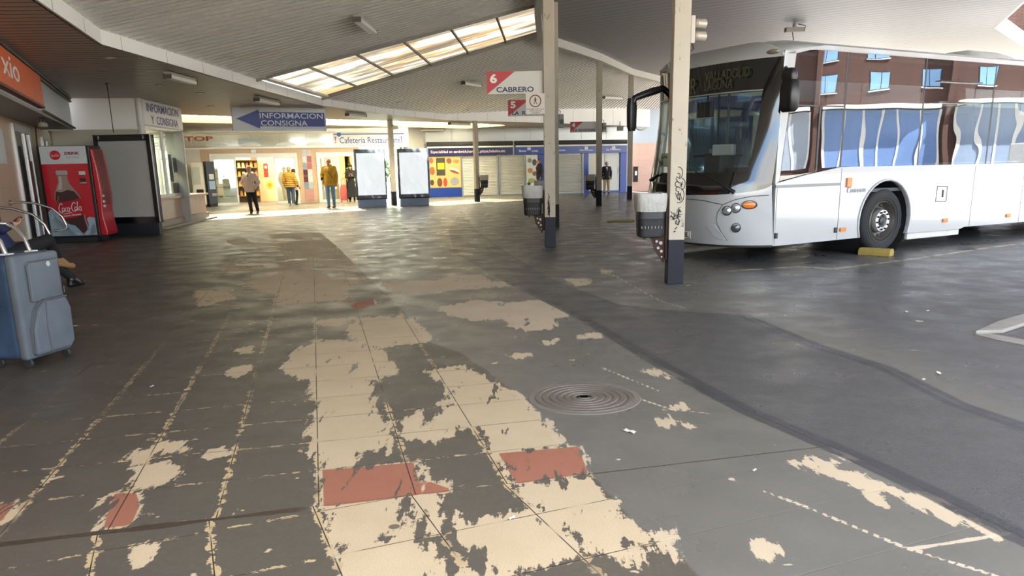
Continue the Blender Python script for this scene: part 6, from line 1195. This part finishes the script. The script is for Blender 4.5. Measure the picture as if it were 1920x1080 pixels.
def person(label, P, rz, H_, top, legs, shoe, hairc, pose, topname='jacket', hair='short', extra=None, long_top=.86, legbulk=1., topbulk=1., bald=False):
    """P on the floor, rz heading (0 = facing the viewer, -y); pose overrides joints; joints in metres for a 1.72 m figure"""
    t = thing('person', label, 'person', P, rz); k = H_/1.72; f = V(0, -1, 0)
    J = dict(pel=V(0, 0, .94), ch=V(0, -.01, 1.28), nk=V(0, .0, 1.455), hd=V(0, -.025, 1.60), hf=V(0, -1, 0))
    for s_, n in ((-1, 'L'), (1, 'R')): J.update({'sh'+n: V(.175*s_, .0, 1.395), 'el'+n: V(.235*s_, .04, 1.12), 'wr'+n: V(.235*s_, -.04, .885), 'hp'+n: V(.09*s_, 0, .9), 'kn'+n: V(.1*s_, -.02, .5), 'an'+n: V(.105*s_, .02, .09), 'ft'+n: V(0, -1, 0), 'hdir'+n: V(0, -.15, -1)})
    for a, b in pose.items(): J[a] = V(*b)
    J = {a: (b if a[:2] in ('hf', 'ft') or a[:4] == 'hdir' else b*k) for a, b in J.items()}
    B = [('c', J['pel'], J['ch'], .115*k, .12*k), ('c', J['ch'], J['nk'], .10*k, .055*k), ('c', J['nk'], J['hd']-V(0, 0, .05), .052*k, .05*k)]+head_parts(J['hd'], J['hf'], k)
    for n in 'LR':
        B += [('c', J['nk']-V(0, 0, .05), J['sh'+n], .06*k, .058*k), ('c', J['sh'+n], J['el'+n], .048*k, .038*k), ('c', J['el'+n], J['wr'+n], .037*k, .027*k), ('c', J['pel'], J['hp'+n], .09*k, .085*k), ('c', J['hp'+n], J['kn'+n], .08*k, .055*k), ('c', J['kn'+n], J['an'+n], .053*k, .036*k), ('c', J['an'+n]-V(0, 0, .03), J['an'+n]+J['ft'+n]*.12*k-V(0, 0, .055), .036*k, .028*k)]
        B += hand(J['wr'+n], J['hdir'+n], V(0, -1, 0) if abs(J['hdir'+n].normalized().y) < .8 else V(0, 0, 1), .4, 1.05*k, 1 if n == 'R' else -1)
    body = lump(B, .0085, 'body', skin, t, 3); face(J['hd'], J['hf'], k, t)
    b_ = topbulk; T_ = [('c', J['pel']+V(0, 0, (long_top-.86)*k+.0), J['ch'], .158*k*b_, .158*k*b_), ('c', V(-.06, 0, 0)*k+J['ch'], V(.06, 0, 0)*k+J['ch'], .15*k*b_, .15*k*b_), ('c', J['ch'], J['nk'], .14*k, .075*k), ('c', J['pel']+V(-.06, 0, (long_top-.94))*k, J['pel']+V(.06, 0, long_top-.94)*k, .135*k*b_, .135*k*b_)]
    for n in 'LR': T_ += [('c', J['nk']-V(0, 0, .05), J['sh'+n], .09*k, .078*k), ('c', J['sh'+n], J['el'+n], .076*k*b_, .066*k*b_), ('c', J['el'+n], J['el'+n].lerp(J['wr'+n], .93), .064*k*b_, .05*k*b_)]
    tp = lump(T_, .012, topname, top, t, 14); bm = bmesh.new(); bm.from_mesh(tp.data); zc = (long_top-.06)*k
    r_ = bmesh.ops.bisect_plane(bm, geom=bm.verts[:]+bm.edges[:]+bm.faces[:], plane_co=(0, 0, zc), plane_no=(0, 0, -1), clear_outer=False)
    core = [v for v in bm.verts if v.co.z < zc-.001 and abs(v.co.x-J['pel'].x) < .19*k]; bmesh.ops.delete(bm, geom=core, context='VERTS'); bm.to_mesh(tp.data); bm.free()
    L_ = [('c', J['pel']+V(0, 0, .03), J['pel']-V(0, 0, .03), .135*k, .135*k)]
    for n in 'LR': L_ += [('c', J['pel'], J['hp'+n], .115*k, .105*k), ('c', J['hp'+n], J['kn'+n], .098*k*legbulk, .072*k*legbulk), ('c', J['kn'+n], J['an'+n]+V(0, 0, .01), .07*k*legbulk, .056*k*legbulk)]
    lump(L_, .012, 'trousers', legs, t, 5)
    for n in 'LR':
        a = J['an'+n]; d = J['ft'+n]; z = a.z-.09*k; lump([('c', V(a.x, a.y, z+.07*k)-d*.02*k, V(a.x, a.y, z+.05*k)+d*.06*k, .05*k, .045*k), ('c', V(a.x, a.y, z+.042*k)-d*.04*k, V(a.x, a.y, z+.036*k)+d*.16*k, .04*k, .035*k)], .009, 'shoe', shoe, t, 4)
    if hair:
        c = J['hd']; hf = J['hf'].normalized(); H__ = [('b', c+V(0, 0, .05)*k-hf*.028*k, (.094*k, .098*k, .088*k)), ('b', c+V(0, 0, .0)*k-hf*.05*k, (.092*k, .07*k, .095*k))]
        if hair == 'bun': H__ += [('b', c-hf*.05*k-V(0, 0, .04)*k, (.085*k, .06*k, .09*k))]
        if hair == 'bob': H__ += [('b', c-hf*.03*k-V(0, 0, .03)*k, (.098*k, .085*k, .12*k)), ('b', c+V(0, 0, .05)*k-hf*.01*k, (.095*k, .1*k, .085*k))]
        if bald: H__ = [('b', c+V(0, 0, .012)*k-hf*.045*k, (.095*k, .072*k, .075*k)), ('b', c+V(0, 0, .075)*k-hf*.03*k, (.08*k, .078*k, .045*k))]
        lump(H__, .009, 'hair', hairc, t, 3)
    if extra: extra(t, J, k)
    return t
grey = M('#b5b2ac', .8, 0, .1, 30.); darkhair = M('#2a2019', .7, 0, .2, 30.); jeans = M('#5d80a8', .85, 0, .15, 12.); djeans = M('#34465f', .85, 0, .15, 12.); blk2 = M('#17161a', .85, 0, .2); blkshoe = M('#1a1716', .5); brshoe = M('#4e3526', .6)
def quilt(c):
    g = G('quilted_jacket'); o = g.obj(); z = g.xyz(o)[2]; w = g.math('ABSOLUTE', g.math('SINE', g.math('MULTIPLY', z, 42.))); n = g.mix(g.noise(8., o), tuple(q*.85 for q in lin(c)), lin(c)); return g.done(g.pbr(n, .7, 0, .3, g.bump(w, .9, .03)))
def collar(t, J, k, c): m = MB(); m.tube([J['nk']+V(.06*cos(a), .055*sin(a)-.01, .0+.02*sin(a))*k for a in np.linspace(0, 2*pi, 17)[:-1]], .022*k, 7, closed=True); m.build('collar', c, t, 60)
def f1(t, J, k): collar(t, J, k, M('#e8e2dc', .8)); m = MB(); m.add([J['ch']+V(-.03, -.165, .14)*k, J['ch']+V(.03, -.165, .14)*k, J['ch']+V(.008, -.165, .0)*k, J['ch']+V(-.008, -.165, .0)*k], [(0, 1, 2, 3)]); m.build('zip_placket', M('#8d7a74', .7), t)
person('elderly man in a pale pink sweater and black trousers walking with hands in pockets', pt(474, 400), .12, 1.62, M('#cbb3a8', .85, 0, .08, 14.), M('#1d1a1c', .8, 0, .2), blkshoe, grey, dict(elL=(-.29, .07, 1.12), wrL=(-.17, -.06, .93), elR=(.29, .07, 1.12), wrR=(.17, -.06, .93), hdirL=(.5, -.3, -.7), hdirR=(-.5, -.3, -.7), anL=(-.02, -.1, .09), knL=(-.06, -.08, .5), anR=(.17, .12, .09), knR=(.13, .0, .5), pel=(-.02, 0, .94), ch=(-.03, -.01, 1.28)), 'sweater', 'short', f1, .84, 1.1, 1.12)
def strap(c, s_=1):
    def f(t, J, k):
        m = MB(); m.tube([J['sh'+('R' if s_ > 0 else 'L')]+V(-.06*s_, .06, .07)*k, J['ch']+V(.05*s_, .165, .02)*k, J['pel']+V(-.16*s_, .13, .12)*k], .014, 6); m.build('shoulder_strap', blk2, t)
        if c: collar(t, J, k, c)
    return f
mq = quilt('#b98a35')
person('man in a quilted mustard jacket seen from behind with a black strap across his back', pt(547, 385.5), pi, 1.60, mq, djeans, M('#9a9a9e', .6), M('#a08f6a', .8), dict(anL=(-.1, .06, .09), anR=(.1, -.06, .09), elL=(-.27, .03, 1.1), elR=(.27, .03, 1.1)), 'quilted_jacket', 'short', strap(mq, -1), .86, 1.1, 1.22)
cream = M('#d9cdb4', .85, 0, .1, 10.)
person('woman with dark hair in a cream coat and black leggings seen from behind', pt(555, 384.5), pi-.15, 1.50, cream, blk2, blkshoe, darkhair, dict(anL=(-.07, .05, .09), anR=(.07, -.05, .09)), 'coat', 'bob', lambda t, J, k: collar(t, J, k, cream), .78, .85, 1.05)
must = M('#b18a1e', .8, 0, .15, 7., .4, 25)
def f2(t, J, k):
    collar(t, J, k, must); m = MB(); m.ball(J['nk']+V(0, .07, .0)*k, (.12*k, .06*k, .08*k)); m.build('hood', must, t, 60); m = MB(); m.add([J['ch']+V(-.045, -.166, .15)*k, J['ch']+V(.045, -.166, .15)*k, J['ch']+V(0, -.175, .03)*k], [(0, 1, 2)]); m.build('shirt_front', M('#e2dcd6', .8), t)
    m = MB(); m.tube([J['sh'+'L']+V(.05, -.08, .05)*k, J['ch']+V(.02, -.18, -.02)*k, J['pel']+V(.16, -.14, .1)*k], .01, 6); m.build('shoulder_strap', blk2, t); m = MB(); m.tube([J['pel']+V(.155*cos(a), .15*sin(a), -.03)*k for a in np.linspace(0, 2*pi, 19)[:-1]], .03*k, 6, closed=True); m.build('waist_hem', blk2, t)
    m = MB(); m.box(J['pel']+V(-.26, .0, .08)*k, (.1, .16, .12)); m.build('black_bag', blk2, t, bevel=.02)
person('tall man in a mustard hooded jacket and blue jeans walking towards the viewer', pt(622, 390), -.05, 1.86, must, jeans, brshoe, grey, dict(elL=(-.29, .08, 1.14), wrL=(-.22, -.05, .93), anL=(-.07, -.08, .09), knL=(-.09, -.07, .5), anR=(.09, .06, .09)), 'hooded_jacket', 'short', f2, .84, .95, 1.15, True)
def f3(t, J, k):
    m = MB(); m.box((J['wrL']+J['wrR'])/2+V(0, -.08, .05), (.075, .012, .14)); m.build('phone', M('#22242a', .3), t); m = MB(); m.ball(J['nk']+V(0, .0, .03)*k, (.1*k, .09*k, .06*k)); m.build('scarf', blk2, t, 60)
    m = MB(); shell(m, [(.21, .17, .22), (.2, .16, .45), (.17, .14, .75), (.15, .13, .95)], 24, True, True); m.build('long_skirt', M('#222426', .9, 0, .2), t, 60)
person('woman in black with a long skirt standing in the cafe doorway reading a phone', pt(661, 379), .15, 1.64, M('#2b2725', .85, 0, .2), blk2, brshoe, darkhair, dict(elL=(-.22, .0, 1.14), wrL=(-.06, -.24, 1.2), elR=(.22, .0, 1.14), wrR=(.07, -.24, 1.2), hdirL=(.3, -.4, .8), hdirR=(-.3, -.4, .8), hf=(0, -1, -.35), hd=(0, -.05, 1.59)), 'jumper', 'bob', f3, .86, .9, .95)
tro = thing('trolley_bag', 'coral pink wheeled bag beside the woman in black', 'bag', pt(646, 379.2), .2); m = MB(); shell(m, [(.15, .1, .08), (.17, .12, .12), (.16, .11, .55), (.13, .09, .72), (.08, .05, .78)], 24, True, True); m.build('bag', M('#c3605c', .8, 0, .1), tro, 50); m = MB(); m.tube([(-.1, .05, .7), (-.09, .05, .98), (0, .05, 1.06), (.09, .05, .98), (.1, .05, .7)], .016, 7); m.build('handle', M('#c98a84', .5), tro, 60)
for x in (-.12, .12): m = MB(); m.lathe([(.01, 0), (.05, 0), (.05, .03), (.01, .03)], (x, .08, .05), 'x', 14); m.build('wheel', rub, tro)
def f4(t, J, k): m = MB(); m.add([J['ch']+V(-.06, -.16, .16)*k, J['ch']+V(.06, -.16, .16)*k, J['ch']+V(.01, -.175, -.06)*k], [(0, 1, 2)]); m.build('pink_shirt', M('#cfa6a6', .8), t); collar(t, J, k, M('#161a26', .8))
person('grey-haired man in a dark blazer and khaki trousers standing before the white shop doors', pt(1137, 363), .0, 1.56, M('#161a26', .8, 0, .15), M('#a18d6c', .85, 0, .1), blkshoe, grey, dict(elL=(-.25, .05, 1.12), elR=(.25, .05, 1.12), wrL=(-.24, -.02, .88), wrR=(.24, -.02, .88), anL=(-.12, 0, .09), anR=(.12, 0, .09)), 'blazer', 'short', f4, .82, 1.1, 1.05)
person('man in a dark jacket and jeans half hidden behind the bay 6 pole', pt(1012, 366), -1.2, 1.76, M('#2f2530', .8, 0, .15), M('#2c4668', .85, 0, .12), blkshoe, M('#6b5f56', .8), dict(anL=(-.1, -.06, .09), anR=(.1, .06, .09)), 'jacket', 'short', lambda t, J, k: collar(t, J, k, M('#2f2530', .8)), .86)
# ------------------------------------------------------------------ bench and the seated traveller
wd = wallp.d; wn_ = wallp.n; fpt = pt(120, 532); sit = V(-6.0, 10.4, 0)-wn_*.48
bench = thing('bench', 'long bench with curved steel armrests along the left marble wall', 'bench', (0, 0, 0)); o0 = (V(-6.25, 9.35, 0)-wallp.P).dot(wd); outm = .42
chro = M('#b5b3ae', .22, .85, .08); m = wallp.mb(); a0, a1 = o0-3.2, o0+3.3; blk(m, a0, a1, .40, .45, .25, .75); m.build('seat', M('#5a4a3c', .5, 0, .2, 3.), bench, bevel=.02); m = wallp.mb(); blk(m, a0, a1, .55, .9, .18, .22); m.build('backrest', M('#5a4a3c', .5, 0, .2, 3.), bench, bevel=.015)
for a in np.linspace(a0+.3, a1-.3, 5): m = wallp.mb(); blk(m, a-.03, a+.03, 0, .4, .32, .68); blk(m, a-.03, a+.03, .4, .9, .2, .26); m.build('leg', steel, bench)
for a in (o0+5.6, o0+3.2, o0-.9):
    m = wallp.mb(); m.tube([(a, .98, .02), (a, .99, .15), (a, .96, .4), (a, .86, .66), (a, .70, .80), (a, .52, .86), (a, .46, .82), (a, .45, .62)], .021, 10); ar_ = m.build('armrest', chro, bench, 60); m = wallp.mb(); m.cyl((a, .98, .0), (a, .98, .03), .05, n=14); m.build('wall_plate', chro, ar_)
seatp = thing('person', 'person in black trousers sitting cross-legged on the bench, holding a phone', 'person', (0, 0, 0)); od = V(.42, .91, 0).normalized(); wd = V(-od.y, od.x, 0)*-1
hp = V(-6.1, 9.45, 0); kn1 = hp+od*.47+V(0, 0, .52)-wd*.1; an1 = hp+od*.86+V(0, 0, .1)-wd*.06; hpc = hp+V(0, 0, .53); kn2 = hpc+od*.46+V(0, 0, .13)+wd*.16; an2 = kn2+V(0, 0, -.26)+od*.18-wd*.12; ch_ = hpc+V(0, 0, .40)-od*.24; nk_ = ch_+V(0, 0, .2); nk_ = nk_-od*.04; hd_ = nk_+V(0, 0, .15)+od*.05
wr1 = hpc+od*.10+V(0, 0, .34)+wd*.05; wr2 = hpc+od*.06+V(0, 0, .29)-wd*.12
B = [('c', hpc, ch_, .115, .12), ('c', ch_, nk_, .1, .055), ('c', nk_, hd_-V(0, 0, .05), .05, .05)]+head_parts(hd_, od+V(0, 0, -.5))
legp = []; armp = []
for s_, k_, a_ in ((-1, kn1, an1), (1, kn2, an2)): h = hpc+wd*.09*s_; B += [('c', hpc, h, .09, .085), ('c', h, k_, .08, .055), ('c', k_, a_, .053, .036), ('c', a_, a_+od*.03-V(0, 0, .04), .034, .03)]; legp += [('c', hpc, h, .12, .11), ('c', h, k_, .1, .08), ('c', k_, a_+V(0, 0, .03), .075, .056)]
for s_, w_ in ((1, wr1), (-1, wr2)): sh_ = nk_-V(0, 0, .06)+wd*.17*s_; el_ = sh_.lerp(w_, .5)+V(0, 0, -.13)+wd*.06*s_; B += [('c', nk_-V(0, 0, .05), sh_, .06, .058), ('c', sh_, el_, .048, .038), ('c', el_, w_, .037, .027)]+hand(w_, od+V(0, 0, .25), V(0, 0, 1), .5, 1., s_); armp += [('c', nk_-V(0, 0, .05), sh_, .085, .08), ('c', sh_, el_, .07, .06), ('c', el_, el_.lerp(w_, .9), .058, .045)]
lump(B, .007, 'body', skin, seatp, 3); face(hd_, od+V(0, 0, -.4), 1., seatp); lump(legp, .012, 'trousers', M('#141316', .85, 0, .2), seatp, 5); lump([('c', hpc+V(0, 0, .05), ch_, .15, .155), ('c', ch_, nk_, .13, .07)]+armp, .012, 'jacket', M('#1c2347', .8, 0, .2), seatp, 5); lump([('b', hd_+V(0, 0, .04)-od*.02, (.086, .09, .085)), ('b', hd_-od*.045, (.08, .07, .09))], .01, 'hair', darkhair, seatp, 3)
for a_, c_, dd in ((an1, M('#121113', .4), od*.9+wd*-.2), (an2, M('#8a6844', .6), (od+V(0, 0, -.25)).normalized())):
    b0 = a_-V(0, 0, .045); sh_ = lump([('c', b0+V(0, 0, .05)-dd*.02, b0+dd*.08+V(0, 0, .005), .056, .046), ('c', b0-dd*.05-V(0, 0, .01), b0+dd*.19-V(0, 0, .015), .042, .037)], .009, 'shoe', c_, seatp, 3)
pho = tag(MB().box((0, 0, 0), (.075, .15, .009)).build('phone', M('#1b1d22', .25), None, bevel=.004), 'dark phone held by the person sitting on the bench', 'phone'); pho.matrix_world = frame(wr1.lerp(wr2, .4)+od*.13+V(0, 0, .07), wd, od+V(0, 0, .6))
# ------------------------------------------------------------------ suitcase
E0 = V(-3.70, 5.78, 0); fd_ = V(.20, .98, 0).normalized(); sd_ = V(-fd_.y, fd_.x, 0); sc = thing('suitcase', 'large worn blue-grey fabric suitcase on wheels at the left edge', 'suitcase', E0, atan2(fd_.y, fd_.x))
sc.scale = (.93, 1, 1)
# local x along the pocketed face (away), y towards the left, z up
def cloth(c, n=.12):
    g = G('suitcase_fabric'); o = g.obj(); w = g.noise(3., o, 4.); c_ = g.mix(g.ss(w, .3, .75), tuple(q*(1-n) for q in lin(c)), tuple(min(1, q*(1+n)) for q in lin(c))); return g.done(g.pbr(c_, .75, 0, .3, g.bump(g.noise(220., o, 2.), .15, .002)))
cl1 = cloth('#5a6066', .16); cl2 = cloth('#33465e', .35); trim_ = M('#4a4c4c', .6, 0, .2)
def sbox(m, x0, x1, y0, y1, z0, z1): m.span(x0, x1, y0, y1, z0, z1)
m = MB(); sbox(m, 0, .5, .045, .34, .07, .87); m.build('main_case', cl2, sc, 50, .06, 5); m = MB(); sbox(m, .0, .5, -.01, .07, .07, .87); m.build('front_panel', cl1, sc, 50, .035, 4)
m = MB(); sbox(m, .12, .46, -.035, .02, .50, .815); m.build('upper_pocket', cl1, sc, 50, .03, 4); m = MB(); m.prism([(.06, .1), (.44, .1), (.485, .15), (.49, .42), (.45, .515), (.2, .515), (.12, .44), (.06, .3)], .075, 0, (0, .01, 0), (1, 0, 0), (0, 0, 1)); m.build('lower_pocket', cl1, sc, 50, .03, 4)
for nm, q, r in (('piping', [(.02, .05, .12), (.012, .05, .8), (.05, .05, .865), (.45, .05, .865), (.49, .05, .82), (.495, .05, .15)], .008), ('piping', [(.02, .075, .12), (.012, .075, .8), (.05, .075, .868), (.45, .075, .868)], .008), ('zip', [(.12, -.02, .52), (.115, -.03, .78), (.14, -.03, .81), (.44, -.03, .812)], .006), ('zip', [(.06, -.045, .16), (.07, -.05, .31), (.13, -.055, .45), (.21, -.06, .512), (.45, -.06, .512)], .008), ('piping', [(.2, -.067, .11), (.19, -.067, .3), (.215, -.067, .5)], .005), ('piping', [(0.02, .03, .46), (.12, .0, .50)], .004)):
    m = MB(); m.tube(q, r, 7); m.build(nm, trim_, sc, 60)
m = MB(); m.M = Matrix.Translation((.33, -.04, .78)); m.lathe([(.001, .006), (.018, .006), (.022, .0), (.02, -.004)][::-1], axis='y', n=20); m.build('round_badge', M('#c5cbd0', .3, .5), sc)
m = MB(); m.box((.475, -.03, .56), (.006, .006, .05)); m.build('zip_pull', chrome, sc)
m = MB(); m.tube([(.0, .16, .5), (-.03, .16, .5), (-.03, .25, .5), (.0, .25, .5)], .014, 7); m.build('side_handle', M('#1b1f30', .6), sc, 60)
m = MB(); m.tube([(.0, .15, .08), (-.03, .15, .06)], .01, 6)
for x, y in ((.06, .04), (.45, .02), (.06, .3), (.45, .3)):
    w = MB(); w.lathe([(.012, -.014), (.036, -.014), (.04, -.008), (.04, .008), (.036, .014), (.012, .014)], (x, y, .041), 'x', 18); wh = w.build('wheel', M('#2a2a2c', .6), sc, 40); w = MB(); w.box((x, y+.01, .075), (.05, .05, .03)); w.tube([(x-.02, y, .041), (x+.02, y, .041)], .008, 6); w.build('wheel_fork', M('#2f3236', .5), wh)
m = MB(); m.tube([(.1, .12, .87), (.1, .15, .97), (.1, .21, 1.05), (.1, .30, 1.09)], .019, 10); m.tube([(.35, .12, .87), (.35, .15, .97), (.35, .21, 1.05), (.35, .30, 1.09)], .016, 10); m.tube([(.1, .30, 1.09), (.22, .31, 1.1), (.35, .30, 1.09)], .018, 10); hd2 = m.build('pull_handle', chro, sc, 60); m = MB(); m.box((.1, .11, .872), (.07, .07, .02)); m.box((.35, .11, .872), (.07, .07, .02)); m.build('handle_base', M('#cdcfce', .5), hd2, bevel=.006)
